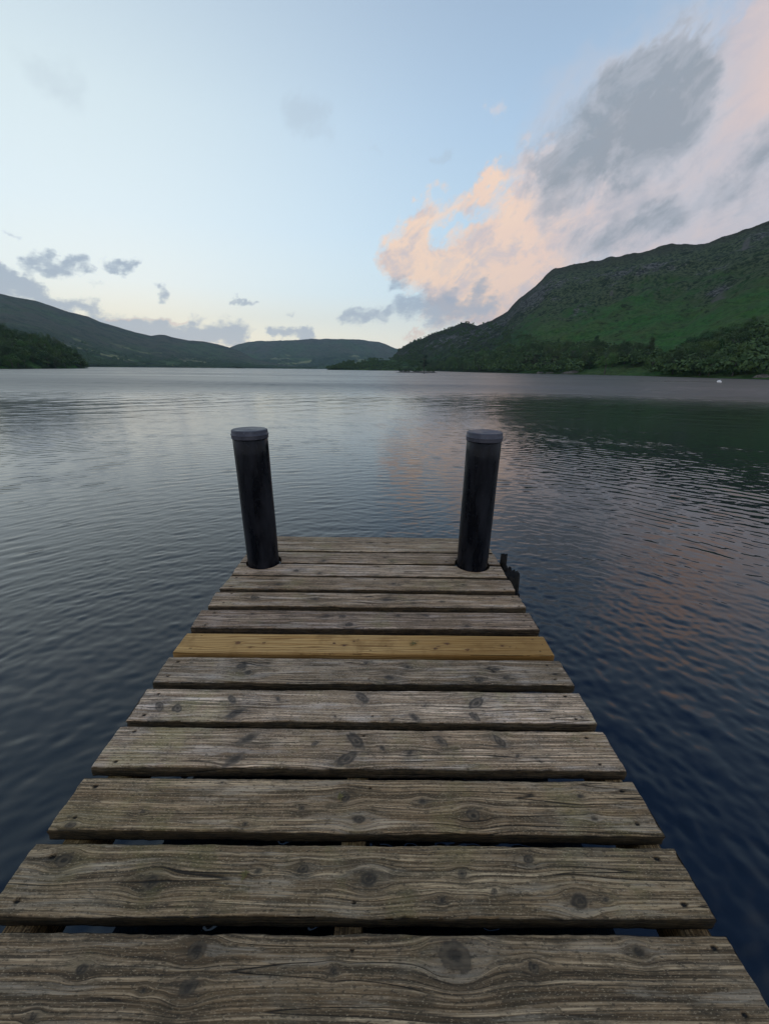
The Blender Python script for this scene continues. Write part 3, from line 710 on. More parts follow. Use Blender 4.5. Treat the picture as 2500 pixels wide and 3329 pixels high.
# ------------------------------------------------------------------ hills
def hill_material(name, kind):
    m, n = material(name)
    geo = n.new('ShaderNodeNewGeometry'); P = geo.outputs['Position']; px, py, pz = n.sep(P)
    nz = n.sep(geo.outputs['Normal'])[2]
    at = n.new('ShaderNodeAttribute', attribute_name='slope').outputs['Vector']; hx, ht, craggy = n.sep(at)
    sc = {'fell': 1.0, 'far': .35, 'mid': .7}[kind]
    A = n.noise(P, .012*sc, 6.0, .62); B = n.noise(n.vm('ADD', P, (300, 90, 20)), .05*sc, 6.0, .65); Cn = n.noise(P, .25*sc, 5.0, .65); Dn = n.noise(P, .02*sc, 4.0, .6)
    grass = n.mix(n.mr(A, .38, .62), (.055, .165, .036), (.095, .150, .048))
    grass = n.mix(n.mr(Cn, .42, .60, 0, .55), grass, (.018, .050, .016))
    grass = n.mix(n.mr(B, .50, .66, 0, .6), grass, (.070, .088, .030))
    brack = n.mix(n.mr(Cn, .40, .60), (.020, .040, .016), (.115, .145, .070))
    rock = n.mix(n.mr(Cn, .40, .62), (.035, .037, .036), (.20, .20, .185))
    if kind == 'fell':
        hi = n.mr(n.m('ADD', ht, n.m('MULTIPLY', n.m('SUBTRACT', Dn, .5), .9)), .38, .62)
        c = n.mix(hi, grass, brack)
        c = n.mix(n.mr(n.m('ADD', B, n.m('MULTIPLY', craggy, .16)), .57, .66), c, (.020, .036, .014))
        rk = n.m('ADD', n.m('MULTIPLY', n.m('SUBTRACT', n.noise(n.vm('ADD', P, (77, 12, 5)), .035, 8.0, .74), .5), 3.0), craggy)
        c = n.mix(n.mr(rk, .30, .58, 0, .9), c, rock)
        sp = n.noise(P, .13, 3.0, .6)
        c = n.mix(n.mr(sp, .66, .72, 0, .8), c, (.016, .030, .011))
        c = n.mix(n.m('MULTIPLY', n.mr(hx, 1.80, 1.60), n.mr(B, .40, .56, .55, .95)), c, n.mix(n.mr(Cn, .42, .6), (.012, .024, .012), (.040, .050, .030)))
        c = n.mix(n.m('MULTIPLY', n.mr(hx, 1.78, 1.60), n.mr(rk, .30, .52, 0, .85)), c, rock)
        top = n.mr(ht, .82, 1.0)
        c = n.mix(n.m('MULTIPLY', top, .6), c, (.052, .042, .032))
        # scree fans
        for (cx, cy, rx, ry) in SCREE:
            d = n.vm('LENGTH', n.vm('MULTIPLY', n.vm('SUBTRACT', n.comb(hx, ht, 0), (cx, cy, 0)), (1/rx, 1/ry, 0)))
            d = n.m('ADD', d, n.m('MULTIPLY', n.m('SUBTRACT', Cn, .5), 1.6))
            c = n.mix(n.mr(d, 1.0, .55, 0, .75), c, n.mix(Cn, (.11, .10, .095), (.19, .175, .165)))
    elif kind == 'mid':
        c = n.mix(n.mr(B, .42, .6), grass, (.016, .034, .012))
    else:
        hi = n.mr(n.m('ADD', ht, n.m('MULTIPLY', n.m('SUBTRACT', Dn, .5), .8)), .3, .6)
        woods = n.mix(n.mr(Cn, .4, .6), (.022, .042, .020), (.055, .085, .034))
        field_ = n.mix(n.mr(n.noise(P, .006, 3.0, .5), .52, .58), (.075, .135, .042), (.27, .28, .13))
        lowc = n.mix(n.mr(n.noise(n.vm('ADD', P, (50, 10, 0)), .0052, 6.0, .62), .455, .50), field_, woods)
        upc = n.mix(n.mr(A, .38, .62), (.070, .115, .045), (.095, .095, .060))
        upc = n.mix(n.mr(B, .45, .62, 0, .75), upc, (.034, .052, .028))
        upc = n.mix(n.mr(Cn, .52, .66, 0, .6), upc, (.13, .13, .11))
        c = n.mix(hi, lowc, upc)
        c = n.mix(n.mr(ht, .85, 1.0, 0, .5), c, (.055, .045, .035))
    n.put(n.b.inputs['Base Color'], c); n.b.inputs['Roughness'].default_value = .95; n.b.inputs['Specular IOR Level'].default_value = .1
    bp = n.new('ShaderNodeBump'); bp.inputs['Strength'].default_value = .9; bp.inputs['Distance'].default_value = 10.0/sc*.7
    n.put(bp.inputs['Height'], n.m('ADD', Cn, n.m('MULTIPLY', B, 2.0))); n.put(n.b.inputs['Normal'], bp.outputs[0])
    return m

def prof_hill(name, label, x0, x1, nx, nt, ridge, shoreD, ridgeD, mat, power=1.3, rough=.05, jag=.004, seed=0, back=.9, crag=None, treeh=0.0):
    """A hill built where it stands: its foot on the shoreline, its crest at its own distance, and a back slope behind."""
    xs = np.linspace(x0, x1, nx); S = []
    az = np.array([math.radians(azel(x, 1190)[0]) for x in xs])
    ry = terp(xs, ridge); sd = terp(xs, shoreD); rd = terp(xs, ridgeD)
    # elevation angle of the crest measured along each azimuth
    tanel = np.array([ray(x, y)[2]/math.hypot(*ray(x, y)[:2]) for x, y in zip(xs, ry)])
    azr = np.array([math.atan2(ray(x, y)[0], ray(x, y)[1]) for x, y in zip(xs, ry)])
    # columns follow the crest's azimuth; foot shares it
    zr = HC+rd*tanel-treeh
    tb = np.concatenate([np.linspace(-.03, 1, nt), 1+np.linspace(0, back, nt//4+1)[1:]])
    T, A = np.meshgrid(tb, azr, indexing='xy')
    SD = sd[:, None]; RD = rd[:, None]; ZR = zr[:, None]
    Rr = SD+(RD-SD)*T
    X = Rr*np.sin(A); Y = Rr*np.cos(A)
    tt = np.clip(T, 0, 1)
    env = np.sin(np.pi*np.clip(tt, 0, 1))**.8
    size = (RD-SD)
    prof = tt**power
    rel = fbm(X/size.mean()*3.2, Y/size.mean()*3.2, 6, seed, .55)
    ridged = .5-np.abs(fbm(X/size.mean()*7, Y/size.mean()*7, 5, seed+9, .6))*2
    H = (ZR-WATER)*(prof+(rel*rough*2.0+(ridged-.35)*rough*.7)*env)
    backd = np.clip(T-1, 0, None)
    H = H-np.where(T > 1, (ZR-WATER)*(backd/back)**1.3*.9, 0)
    H = H+fbm(X/size.mean()*30, Y/size.mean()*30, 4, seed+4)*(ZR-WATER)*jag*2*np.clip(tt*3, 0, 1)
    # keep the front slope below the crest's line of sight
    cap = (tanel[:, None]*Rr+HC-treeh-WATER)*np.where(T < .985, .985-.02*(1-tt), 1.0)
    H = np.where(T < .985, np.minimum(H, np.maximum(cap, .3)), H)
    H = np.maximum(H, np.where(T > .02, .25, -1.0)); H = np.where(T < 0, -1.5, H)
    Z = WATER+H
    V = np.stack([X, Y, Z], -1)
    o = mesh_object(name, V, grid_faces(nx, len(tb)), mat)
    me = o.data
    if sum(me.polygons[i].normal.z for i in range(0, len(me.polygons), max(1, len(me.polygons)//50))) < 0: me.flip_normals()
    cg = np.zeros_like(T) if crag is None else crag(np.broadcast_to(xs[:, None], T.shape), tt)
    at = np.stack([np.broadcast_to(xs[:, None]/1000.0, T.shape), tt, cg], -1).astype(np.float32)
    a = me.attributes.new('slope', 'FLOAT_VECTOR', 'POINT'); a.data.foreach_set('vector', at.ravel())
    tag(o, label, "hill", kind='structure')
    def at_(x, t):
        i = int(np.clip(round((x-x0)/(x1-x0)*(nx-1)), 0, nx-1)); j = int(np.clip(np.searchsorted(tb, t), 0, len(tb)-1))
        return V[i, j]
    return at_

SCREE = [(2.393, .47, .030, .030), (2.31, .46, .012, .012), (1.735, .80, .016, .03), (2.44, .80, .015, .05), (2.01, .58, .008, .01)]
M_FELL = hill_material("fell_ground", 'fell'); M_FAR = hill_material("far_hill_ground", 'far'); M_MID = hill_material("promontory_ground", 'mid')

far_at = prof_hill("far_hill", "hazy blue-green hill closing the head of the lake", 700, 1420, 240, 40,
    [(700, 1150), (755, 1126), (775, 1119), (796, 1113), (835, 1107), (893, 1107), (931, 1104.5), (970, 1104.5), (1013, 1100), (1032, 1102.6), (1066, 1100), (1109, 1101), (1172, 1102.6),
     (1201, 1107), (1235, 1112), (1259, 1120), (1283, 1131), (1300, 1133), (1330, 1150), (1420, 1185)],
    [(700, 3100), (1420, 3100)], [(700, 4300), (1420, 4300)], M_FAR, 1.15, .14, .022, 3)
left_at = prof_hill("left_ridge", "long grassy ridge sloping down to the lake on the left", -3600, 1060, 900, 70,
    [(-3600, 960), (-2200, 820), (-1400, 880), (-900, 900), (-500, 915), (-200, 930), (0, 954), (51, 965), (118, 977), (169, 995), (230, 1015), (287, 1028), (327, 1046), (389, 1064), (440, 1079), (491, 1091), (517, 1087), (537, 1088), (558, 1095),
     (614, 1106), (660, 1109), (706, 1118), (729, 1124), (763, 1134), (791, 1146), (816, 1160), (840, 1171), (900, 1182), (989, 1193), (1060, 1199)],
    [(-900, 900), (0, 1200), (284, 1500), (700, 2100), (1060, 2500)], [(-900, 2400), (0, 2600), (700, 3000), (840, 2900), (1060, 2700)], M_FAR, 1.25, .10, .008, 5)
prom_at = prof_hill("promontory", "low green wooded promontory in the middle of the lake head", 1062, 1560, 200, 30,
    [(1062, 1201), (1076, 1196), (1100, 1190), (1119, 1181), (1133, 1178), (1157, 1181), (1182, 1175), (1203, 1168), (1230, 1170), (1268, 1170), (1320, 1174), (1420, 1186), (1560, 1204)],
    [(1062, 800), (1250, 760), (1400, 700), (1560, 520)], [(1062, 830), (1130, 880), (1250, 920), (1400, 860), (1560, 640)], M_MID, .9, .08, .01, 8)
def fell_crag(X, T):
    c = .30*np.exp(-((T-.74)/.20)**2)*(X > 1300)
    c = c+.50*np.exp(-(((X-1740)/90)**2+((T-.78)/.16)**2))+.42*np.exp(-(((X-2080)/130)**2+((T-.72)/.10)**2))+.45*np.exp(-(((X-2380)/60)**2+((T-.52)/.05)**2))
    c = c+.42*np.exp(-(((X-1500)/170)**2+((T-.6)/.3)**2))+.35*np.exp(-(((X-1900)/60)**2+((T-.5)/.08)**2))+.3*np.exp(-(((X-2450)/90)**2+((T-.86)/.08)**2))
    return c-.16+.0*X
FELL_RIDGE = [(1240, 1200), (1262, 1178), (1283, 1152), (1303, 1133), (1321, 1120), (1350, 1106), (1374, 1100), (1398, 1087), (1437, 1073), (1470, 1063), (1487, 1055), (1499, 1049), (1516, 1049), (1533, 1053), (1550, 1059),
     (1571, 1051), (1600, 1041), (1621, 1028), (1651, 1009), (1668, 990), (1685, 973), (1712, 950), (1741, 927), (1774, 893), (1800, 875), (1829, 867), (1867, 856), (1897, 856), (1947, 845), (1990, 833), (2044, 827),
     (2095, 814), (2137, 804), (2179, 795), (2247, 791), (2301, 787), (2339, 774), (2373, 766), (2411, 749), (2457, 736), (2500, 722), (2700, 660), (3000, 640), (3400, 700)]
fell_at = prof_hill("fell", "steep dark green fell with grey crags and scree rising over the right shore", 1240, 3400, 700, 200,
    FELL_RIDGE, [(1240, 930), (1400, 720), (1550, 440), (1750, 335), (2000, 290), (2211, 250), (2500, 205), (3400, 150)],
    [(1240, 1150), (1500, 1100), (1712, 1050), (2100, 1000), (2500, 950), (3400, 900)], M_FELL, 1.22, .125, .020, 12, crag=fell_crag)
HEAD_TOP = [(-700, 1000), (-300, 1020), (0, 1053), (31, 1064), (61, 1071), (97, 1077), (123, 1080), (154, 1089), (194, 1107), (230, 1123), (246, 1140), (266, 1161), (281, 1187), (286, 1195)]
head_at = prof_hill("headland", "wooded headland running down to the lake at the left edge", -700, 284, 160, 40,
    [(x, y) for x, y in HEAD_TOP], [(-700, 300), (0, 345), (200, 430), (284, 500)], [(-700, 480), (0, 520), (200, 540), (284, 530)], M_MID, .85, .03, .01, 21, treeh=8.0)

# strip of meadow at the water's edge
def build_meadow():
    m, n = material("meadow_grass")
    P = n.new('ShaderNodeNewGeometry').outputs['Position']
    n.put(n.b.inputs['Base Color'], n.mix(n.mr(n.noise(P, .35, 5.0, .6), .35, .65), (.085, .120, .038), (.17, .18, .075))); n.b.inputs['Roughness'].default_value = .95
    xs = np.linspace(1925, 2215, 60); V = []
    for i, x in enumerate(xs):
        az = math.radians(azel(x, 1215)[0]); D0 = terp(x, [(1240, 930), (1400, 720), (1550, 440), (1750, 335), (2000, 290), (2211, 250)])
        e = math.sin(math.pi*i/59)**.4
        for j in range(8):
            t = j/7; d = D0-10*e+t*26; z = WATER-.3+(.55*min(1, t*6)+1.9*t)*(.25+.75*e)+float(fbm(x*.1, t*4, 3, 3))*.25
            V.append((d*math.sin(az), d*math.cos(az), z))
    o = mesh_object("meadow", V, grid_faces(60, 8), m)
    if o.data.polygons[100].normal.z < 0: o.data.flip_normals()
    tag(o, "pale grass strip at the foot of the right-hand wood", "meadow", kind='structure')
build_meadow()

# ------------------------------------------------------------------ trees
def leaf_material(name, c1, c2):
    m, n = material(name)
    oi = n.new('ShaderNodeObjectInfo')
    P = n.new('ShaderNodeTexCoord').outputs['Object']
    c = n.mix(n.mr(n.noise(P, .45, 3.0, .6), .35, .65), c1, c2)
    c = n.mix(1.0, c, oi.outputs['Color'], 'MULTIPLY')
    n.put(n.b.inputs['Base Color'], c); n.b.inputs['Roughness'].default_value = .7; n.b.inputs['Specular IOR Level'].default_value = .2
    return m
LEAF = leaf_material("foliage", (.036, .072, .026), (.085, .135, .048)); PINE = leaf_material("pine_foliage", (.016, .030, .017), (.030, .048, .026))
mb, nb = material("bark"); nb.put(nb.b.inputs['Base Color'], nb.mix(nb.noise(nb.new('ShaderNodeTexCoord').outputs['Object'], 4.0, 4.0), (.05, .042, .034), (.12, .105, .09))); nb.b.inputs['Roughness'].default_value = .9
BARK = mb
def crown_mesh(name, seed, kind):
    rs = np.random.RandomState(seed); clumps = []
    if kind == 'broad':
        for q in range(30):
            a = rs.uniform(0, 6.28); h = rs.uniform(.12, 1.0); rad = .40*math.sin(min(1, .25+.85*(1-abs(h-.5)*1.35))*math.pi/2)*rs.uniform(.35, 1.0)
            clumps.append((rad*math.cos(a), rad*math.sin(a), h*.92, rs.uniform(.10, .19)))
    elif kind == 'round':
        for q in range(26):
            v = rs.normal(size=3); v /= np.linalg.norm(v); r = rs.uniform(.55, 1)
            clumps.append((v[0]*.40*r, v[1]*.40*r, .50+v[2]*.38*r, rs.uniform(.11, .17)))
    elif kind == 'tall':
        for q in range(30):
            a = rs.uniform(0, 6.28); h = rs.uniform(.1, 1.0); rad = .24*(1.05-h)**.5*rs.uniform(.3, 1.0)
            clumps.append((rad*math.cos(a), rad*math.sin(a), h*.94, rs.uniform(.07, .13)))
    else:   # pine: open flat plates of foliage on a bare stem
        for q in range(20):
            a = rs.uniform(0, 6.28); h = rs.choice([.38, .5, .62, .74, .86, .95])+rs.uniform(-.03, .03); rad = (.36 if h < .8 else .2)*rs.uniform(.2, 1.0)
            clumps.append((rad*math.cos(a)+.03, rad*math.sin(a), h, rs.uniform(.09, .14)))
    V = []; Fs = []
    for (cx, cy, cz, cr) in clumps:
        for k in range(90):
            v = rs.normal(size=3); v /= np.linalg.norm(v); r = cr*rs.uniform(.55, 1.08)
            fl = .55 if kind == 'pine' else .85
            p = np.array([cx, cy, cz])+v*r*np.array([1, 1, fl]); s = rs.uniform(.010, .022)
            nrm = v+rs.normal(size=3)*.55; nrm /= np.linalg.norm(nrm)
            t1 = np.cross(nrm, rs.normal(size=3)); t1 /= np.linalg.norm(t1); t2 = np.cross(nrm, t1)
            b = len(V)
            V += [p-t1*s, p-t2*s*.7, p+t1*s, p+t2*s*.7]; Fs.append((b, b+1, b+2, b+3))
    return V, Fs
def trunk_mesh(seed, kind):
    rs = random.Random(seed); V = []; Fs = []
    def limb(p, q, r0, r1, n=5):
        b = len(V); d = (q-p).normalized(); a = d.orthogonal().normalized(); c = d.cross(a)
        for i in range(3):
            t = i/2; pt = p.lerp(q, t)+Vector((rs.uniform(-1, 1), rs.uniform(-1, 1), 0))*.01*(i == 1); r = r0+(r1-r0)*t
            for k in range(n):
                an = 6.283*k/n; V.append(tuple(pt+a*r*math.cos(an)+c*r*math.sin(an)))
        for i in range(2):
            for k in range(n): Fs.append((b+i*n+k, b+i*n+(k+1) % n, b+(i+1)*n+(k+1) % n, b+(i+1)*n+k))
    top = Vector((rs.uniform(-.03, .03), 0, .55 if kind != 'pine' else .92))
    limb(Vector((0, 0, -.06)), top, .035, .016)
    for k in range(5):
        a = rs.uniform(0, 6.28); s = rs.uniform(.25, .5) if kind != 'pine' else rs.uniform(.45, .85)
        st = Vector((0, 0, -.06)).lerp(top, s/.55 if kind != 'pine' else s)
        limb(st, st+Vector((math.cos(a)*.24, math.sin(a)*.24, .22 if kind != 'pine' else .06)), .014, .005, 4)
    return V, Fs
PROTO = []
for i, kd in enumerate(['broad', 'broad', 'broad', 'round', 'round', 'tall', 'tall', 'pine']):
    cv, cf = crown_mesh('c', 50+i, kd); tv, tf = trunk_mesh(90+i, kd)
    me_c = mesh_object("crown", cv, cf, PINE if kd == 'pine' else LEAF, smooth=False); me_t = mesh_object("trunk", tv, tf, BARK)
    PROTO.append((kd, me_c.data, me_t.data)); bpy.data.objects.remove(me_c); bpy.data.objects.remove(me_t)
SHADES = {'dark': (.66, .74, .72), 'mid green': (1.2, 1.25, 1.02), 'greyish green': (1.05, 1.08, 1.12), 'light green': (1.45, 1.50, 1.15), 'brownish': (1.0, .85, .75)}
FORM = {'broad': 'spreading', 'round': 'round-crowned', 'tall': 'narrow upright', 'pine': 'open-crowned pine'}
def tree(loc, h, wd, which, shade, where, group, rs, label=None, name=None):
    kd, mc, mt = PROTO[which]
    r = empty(name or ("pine_tree" if kd == 'pine' else "tree"), tuple(loc)); r.rotation_euler = (0, 0, rs.uniform(0, 6.28)); r.scale = (wd, wd, h)
    c = bpy.data.objects.new("crown", mc); c.parent = r; COL.objects.link(c); c.color = (*[q*rs.uniform(.85, 1.15) for q in SHADES[shade]], 1)
    t = bpy.data.objects.new("trunk", mt); t.parent = r; COL.objects.link(t)
    tag(r, label or f"{shade} {FORM[kd]} tree {where}", "tree", group)
    return r
rs = random.Random(4)
BAND = [(1290, 1180), (1400, 1166), (1500, 1152), (1560, 1138), (1640, 1124), (1750, 1112), (1850, 1107), (1950, 1110), (2050, 1116), (2130, 1122), (2200, 1134), (2260, 1152), (2300, 1128), (2400, 1096), (2500, 1078), (2700, 1060)]
ZONES = [(1480, "behind the small island", "trees behind the small island"), (1640, "in the wood under the wooded crag", "trees below the wooded crag"),
         (1790, "in the wood around the pine grove", "trees around the bare-stemmed grove"),
         (1960, "left of the grass strip", "trees beside the pale grass strip"), (2200, "behind the grass strip", "trees behind the pale grass strip"),
         (2330, "under the tongue of bright pasture", "trees under the bright pasture"), (9999, "in the wood behind the white buoy", "trees near the white buoy")]
spots = []
tries = 0
while len(spots) < 205 and tries < 60000:
    tries += 1
    x = rs.uniform(1295, 2560); t = rs.uniform(.008, .42)**1.0
    p = fell_at(x, t); bx, by = project(p)
    if by < terp(x, BAND)+26: continue
    D = math.hypot(p[0], p[1]); h = rs.uniform(7.5, 12.5)*(1.0 if x > 1500 else 1.15)
    sp = 13*330/ D*.9
    if any(abs(bx-q[0]) < sp*1.15 and abs(by-q[1]) < sp*.75 for q in spots): continue
    if 1950 < x < 2200 and t < .035: continue
    spots.append((bx, by, p, h, x, t))
for (bx, by, p, h, x, t) in spots:
    z = next(q for q in ZONES if x < q[0])
    row = "at the waterline" if by > 1203 else "higher up the slope" if by < terp(x, BAND)+45 else "in mid slope"
    which = rs.choice([0, 1, 2, 3, 4, 5, 0, 1, 3, 6]); sh = rs.choices(['dark', 'mid green', 'greyish green', 'light green'], [4, 4, 3, .5])[0]
    if 1740 < x < 1870 and by > 1195: which = 7; sh = 'brownish'
    tree((p[0], p[1], p[2]-.3), h, h*rs.uniform(.8, 1.15), which, sh, z[1]+", "+row, z[2]+" "+row, rs)
# trees that stand out
def special(px, py_base, h, wd, which, sh, label, D):
    az = math.radians(azel(px, py_base)[0]); d = ray(px, py_base); z = HC+D*d[2]/math.hypot(d[0], d[1])
    return tree((D*math.sin(az), D*math.cos(az), z), h, wd, which, sh, "", None, rs, label)
special(1965, 1213, 11.5, 12, 0, 'light green', "pale light green spreading tree at the left end of the grass strip", 285)
special(2058, 1172, 9, 9, 3, 'light green', "yellow-green round tree high in the wood left of the bright pasture", 335)
special(2232, 1190, 8, 9, 3, 'light green', "light yellow-green tree just below the tongue of bright pasture", 285)

# left headland
hs = []; tries = 0
while len(hs) < 78 and tries < 40000:
    tries += 1
    x = rs.uniform(-40, 282); t = rs.uniform(.01, 1.08)
    p = head_at(x, t); bx, by = project(p)
    if any(abs(bx-q[0]) < 13 and abs(by-q[1]) < 8 for q in hs): continue
    hs.append((bx, by, p, t))
for (bx, by, p, t) in hs:
    h = rs.uniform(7.5, 11.5)*(.75 if bx > 255 else 1); row = "at the water's edge" if t < .15 else "on the skyline" if t > .8 else "part way up"
    tree((p[0], p[1], p[2]-.4), h, h*rs.uniform(.85, 1.2), rs.choice([0, 1, 2, 3, 4]), rs.choices(['dark', 'mid green'], [5, 3])[0], "on the left headland, "+row, "headland trees "+row, rs)

# far woods: nobody could count them
def woodland(name, label, pts, mat, seed, faces=60, tint=(.95, 1.0, .9, 1)):
    r2 = np.random.RandomState(seed); P_ = np.asarray(pts); n = len(P_)
    V = np.zeros((n, faces, 4, 3)); 
    v = r2.normal(size=(n, faces, 3)); v /= np.linalg.norm(v, axis=2, keepdims=True); v[..., 2] = np.abs(v[..., 2])*1.0-.15
    h = P_[:, 3][:, None, None]
    c = P_[:, None, :3]+np.array([0, 0, .5])*h
    p = c+v*h*np.array([.45, .45, .5])*r2.uniform(.6, 1.05, (n, faces, 1))
    nr = v+r2.normal(size=v.shape)*.4; nr /= np.linalg.norm(nr, axis=2, keepdims=True)
    t1 = np.cross(nr, r2.normal(size=v.shape)); t1 /= np.linalg.norm(t1, axis=2, keepdims=True); t2 = np.cross(nr, t1)
    s = h*r2.uniform(.07, .13, (n, faces, 1))
    V = np.stack([p-t1*s, p-t2*s*.8, p+t1*s, p+t2*s*.8], 2).reshape(-1, 3)
    o = mesh_object(name, V, np.arange(len(V)).reshape(-1, 4), mat, smooth=False)
    o.color = tint
    tag(o, label, "woodland", kind='stuff')
pts = []
for q in range(5200):
    x = rs.uniform(-300, 1030); t = abs(rs.gauss(0, .16))+.004
    if t > .5 or float(vnoise(x*.022, t*22, 5)) < .38 and t > .03: continue
    p = left_at(x, t); pts.append((*p, rs.uniform(7, 13)))
for q in range(900):
    x = rs.uniform(720, 1330); t = abs(rs.gauss(0, .12))+.004; p = far_at(x, t); pts.append((*p, rs.uniform(9, 15)))
woodland("far_woodland", "blue-green woods along the far shore under the left ridge", pts, LEAF, 5)
pts = []
for q in range(900):
    x = rs.uniform(1062, 1420); t = rs.uniform(.0, 1.0)
    if x > 1150 and float(vnoise(x*.05, t*6, 9)) < .5 and t > .12: continue
    p = prom_at(x, t); pts.append((*p, rs.uniform(3.5, 7.0)))
woodland("promontory_woodland", "dark low trees covering the promontory at the lake head", pts, LEAF, 6)
pts = []
for q in range(11000):     # scrub and trees clothing the left end of the fell and the wood's interior
    x = rs.uniform(1262, 2700); t = rs.uniform(.0, 1.0)
    p = fell_at(x, t); bx, by = project(p)
    inband = by > terp(x, BAND)+20
    if not inband and (bx > 1560+(by-1040)*3.2 or by < 960): continue
    if not inband and float(vnoise(bx*.045, by*.06, 31)) < .36+.2*max(0, (x-1500)/300): continue
    if 1950 < x < 2200 and t < .04: continue
    pts.append((*p, rs.uniform(4, 8) if inband else rs.uniform(2.5, 6)))
woodland("fell_woodland", "undergrowth and scrub woods on the lower fell between the trees", pts, LEAF, 7)
pts = []
for q in range(700):
    x = rs.uniform(-690, 280); t = rs.uniform(.0, 1.25); p = head_at(x, t); pts.append((*p, rs.uniform(5, 8 if x > -50 else 12)))
woodland("headland_woodland", "undergrowth filling the wooded headland between its trees", pts, LEAF, 8)

# lone bushes on the open fellside
rb = random.Random(12)
n_b = 0
while n_b < 60:
    x = rb.uniform(1800, 2500); t = rb.uniform(.26, .62); p = fell_at(x, t); bx, by = project(p)
    if by > terp(x, BAND)+5 or bx > 2495: continue
    n_b += 1; hgt = rb.uniform(2.0, 4.5)
    kd, mc, mt = PROTO[3]
    o = bpy.data.objects.new("bush", mc); COL.objects.link(o); o.location = (p[0], p[1], p[2]-.35*hgt); o.scale = (hgt*1.3, hgt*1.3, hgt*1.1); o.rotation_euler = (0, 0, rb.uniform(0, 6)); o.color = (.5, .55, .5, 1)
    pos = "on the open green slope above the wood" if t < .42 else "on the rougher ground under the crags"
    tag(o, "small dark bush scattered with others "+pos, "bush", "bushes "+pos)

# ------------------------------------------------------------------ islands, rocks, buoys
def rock_material(name, c1, c2):
    m, n = material(name); P = n.new('ShaderNodeTexCoord').outputs['Object']; s = n.noise(P, 2.2, 6.0, .65)
    n.put(n.b.inputs['Base Color'], n.mix(n.mr(s, .38, .62), c1, c2)); n.b.inputs['Roughness'].default_value = .9
    return m
ROCK = rock_material("grey_rock", (.07, .066, .06), (.20, .185, .17)); ROCKD = rock_material("dark_rock", (.022, .024, .020), (.075, .07, .06))
def rock_verts(sx, sy, sz, seed, nu=16, nv=12):
    V = []
    for i in range(nu):
        for j in range(nv):
            a = 2*math.pi*j/nv; b = math.pi*i/(nu-1); x, y, z = math.sin(b)*math.cos(a), math.sin(b)*math.sin(a), math.cos(b)
            q = 1+1.0*float(fbm(x*1.7+seed*3.1, y*1.7+z*1.3, 4, seed))
            V.append((x*sx*q, y*sy*q, z*sz*q))
    return V, [tuple(f) for f in grid_faces(nu, nv, wrap=True).tolist()]
def put(px, D, dz=0.0):
    az = math.radians(azel(px, 1210)[0]); return (D*math.sin(az), D*math.cos(az), WATER+dz)
# small rocky island
def island(px, D, L, Wd, H, name, label, seed):
    nx, ny = 60, 18; V = []
    az = math.radians(azel(px, 1210)[0]); cx, cy = D*math.sin(az), D*math.cos(az)
    for i in range(nx):
        for j in range(ny):
            a = (i/(nx-1)*2-1); b = (j/(ny-1)*2-1); e = max(0, 1-a*a-b*b)
            z = WATER-.6+(H+.6)*e**.5*(.75+1.1*float(fbm(a*4+seed, b*3, 4, seed)))
            V.append((cx+a*L/2*math.cos(az), cy+b*Wd/2-a*L/2*math.sin(az), z))
    o = mesh_object(name, V, grid_faces(nx, ny), ROCKD)
    if o.data.polygons[500].normal.z < 0: o.data.flip_normals()
    tag(o, label, "island", kind='structure')
island(1355, 290, 32, 12, 1.1, "island", "small dark rocky island carrying a pine and low shrubs", 4)
tree((*put(1378, 291)[:2], WATER+.6), 10.5, 9.5, 7, 'dark', "", None, rs, "dark open-crowned pine, the only tall tree on the small rocky island")
for q, (px_, hh) in enumerate([(1302, 2.6), (1318, 3.0), (1332, 2.4), (1348, 2.8), (1362, 3.2), (1396, 3.0), (1408, 2.0)]):
    o = bpy.data.objects.new("shrub", PROTO[3+q % 2][1]); COL.objects.link(o); p = put(px_, 290+rs.uniform(-1, 2)); o.location = (p[0], p[1], WATER+.2); o.scale = (hh*1.7, hh*1.5, hh)
    o.rotation_euler = (0, 0, q); o.color = (.6, .62, .6, 1)
    tag(o, "low shrub on the small rocky island "+("left of the pine" if px_ < 1375 else "right of the pine"), "shrub", "shrubs on the island "+("left of the pine" if px_ < 1375 else "right of the pine"))
island(778, 1500, 46, 20, 2.0, "islet", "tiny wooded islet far off under the left ridge", 9)
for q, px_ in enumerate((770, 777, 785)):
    p = put(px_, 1500); tree((p[0], p[1], WATER+.5), 7.5-q, 12, q, 'dark', "on the tiny far islet under the left ridge", "trees on the tiny islet", rs)
rk = random.Random(3)
ROCKS = [(1756, 334, 1.6, "beneath the bare-stemmed grove"), (1782, 330, 1.2, "beneath the bare-stemmed grove"), (1793, 329, 1.4, "beneath the bare-stemmed grove"), (1834, 322, 1.5, "beneath the bare-stemmed grove"), (1846, 320, 2.0, "beneath the bare-stemmed grove"),
         (1866, 317, 3.0, None), (2284, 240, 1.6, "at the waterline left of the white buoy"), (2292, 239, 1.3, "at the waterline left of the white buoy"), (2384, 224, 1.2, "at the waterline right of the white buoy"), (2484, 205, 1.8, "at the waterline at the right edge"), (2498, 203, 1.4, "at the waterline at the right edge")]
for i, (px_, D, s, wh) in enumerate(ROCKS):
    V, Fs = rock_verts(s*1.5, s, s*.8, 20+i); o = mesh_object("shore_rock", V, Fs, ROCK); o.location = put(px_, D-3, .2)
    if wh: tag(o, "pale grey rock "+wh, "rock", "rocks "+wh)
    else: tag(o, "largest pale grey boulder on the right shore, at the end of the bare-stemmed grove", "rock")
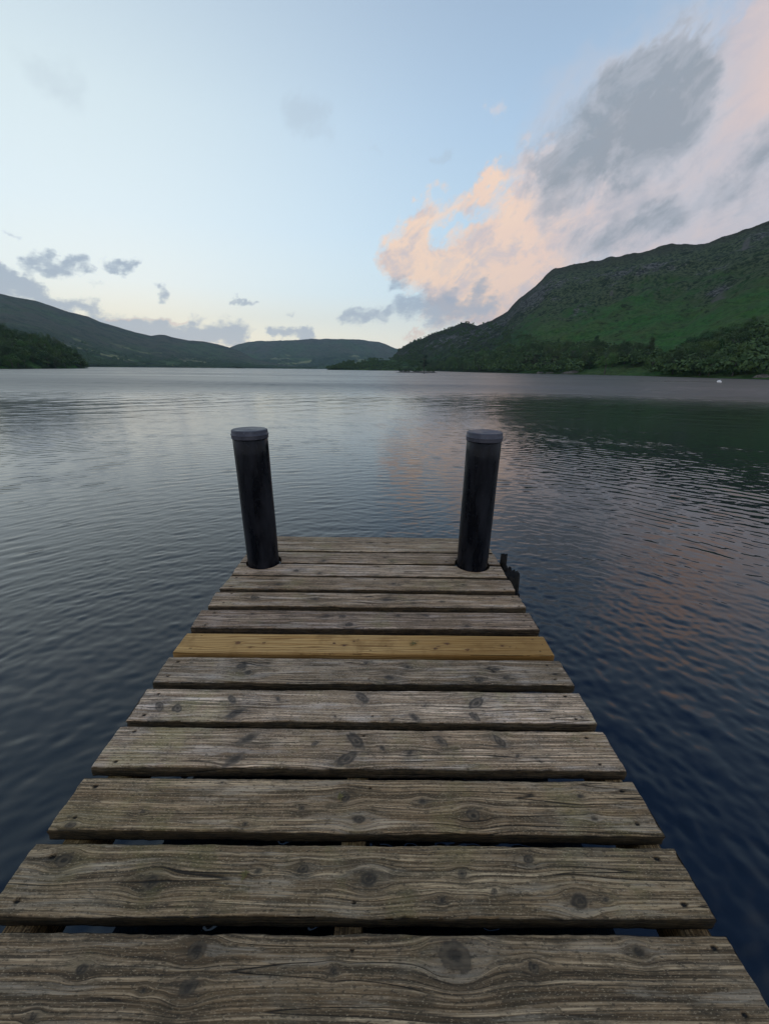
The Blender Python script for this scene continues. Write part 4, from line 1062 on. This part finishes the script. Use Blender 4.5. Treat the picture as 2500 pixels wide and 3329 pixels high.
def buoy(px, py, w_, h_, c, label, D):
    m, n = material("buoy_plastic"); n.put(n.b.inputs['Base Color'], (*c, 1)); n.b.inputs['Roughness'].default_value = .45
    p = put(px, D); t = empty("buoy", p)
    prof = [(w_/2*math.sin(a)**.85 if a > 0 else 1e-6, -h_/2*math.cos(a)+h_*.28) for a in np.linspace(0.0001, math.pi-.0001, 18)]
    lathe("float", prof, 28, m, t)
    V = [(0.025*math.cos(a)+(.07*math.cos(b))*0, .014*math.sin(a)+.07*math.cos(b), h_*.78+.06+.07*math.sin(b)+.014*math.cos(a)) for b in np.linspace(0, 6.283, 13)[:-1] for a in np.linspace(0, 6.283, 7)[:-1]]
    Fs = []
    for i in range(12):
        for j in range(6): Fs.append((i*6+j, i*6+(j+1) % 6, ((i+1) % 12)*6+(j+1) % 6, ((i+1) % 12)*6+j))
    mesh_object("mooring_ring", V, Fs, m, t)
    t.rotation_euler = (math.radians(8), math.radians(12), 0)
    tag(t, label, "buoy")
buoy(2346, 1237, .86, .62, (.82, .82, .80), "white egg-shaped mooring buoy floating off the right shore", 112)
buoy(1379, 1216, .55, .7, (.03, .03, .035), "tiny dark buoy floating in front of the small rocky island", 225)

# ------------------------------------------------------------------ haze
def haze():
    m = bpy.data.materials.new("haze_air"); m.use_nodes = True; nt = NT(m.node_tree); nt.n.clear()
    out = nt.new('ShaderNodeOutputMaterial'); v = nt.new('ShaderNodeVolumePrincipled')
    v.inputs['Color'].default_value = (.56, .80, 1.0, 1); v.inputs['Density'].default_value = 7.0e-5; v.inputs['Anisotropy'].default_value = .3
    nt.l.new(v.outputs[0], out.inputs['Volume'])
    x, y0, y1, z0, z1 = 4700, -300, 5600, WATER-4.0, 620
    V = [(-x, y0, z0), (x, y0, z0), (x, y1, z0), (-x, y1, z0), (-x, y0, z1), (x, y0, z1), (x, y1, z1), (-x, y1, z1)]
    o = mesh_object("haze", V, [(0, 3, 2, 1), (4, 5, 6, 7), (0, 1, 5, 4), (1, 2, 6, 5), (2, 3, 7, 6), (3, 0, 4, 7)], m, smooth=False)
    tag(o, "thin blue morning haze over the lake", "haze", kind='stuff')
haze()
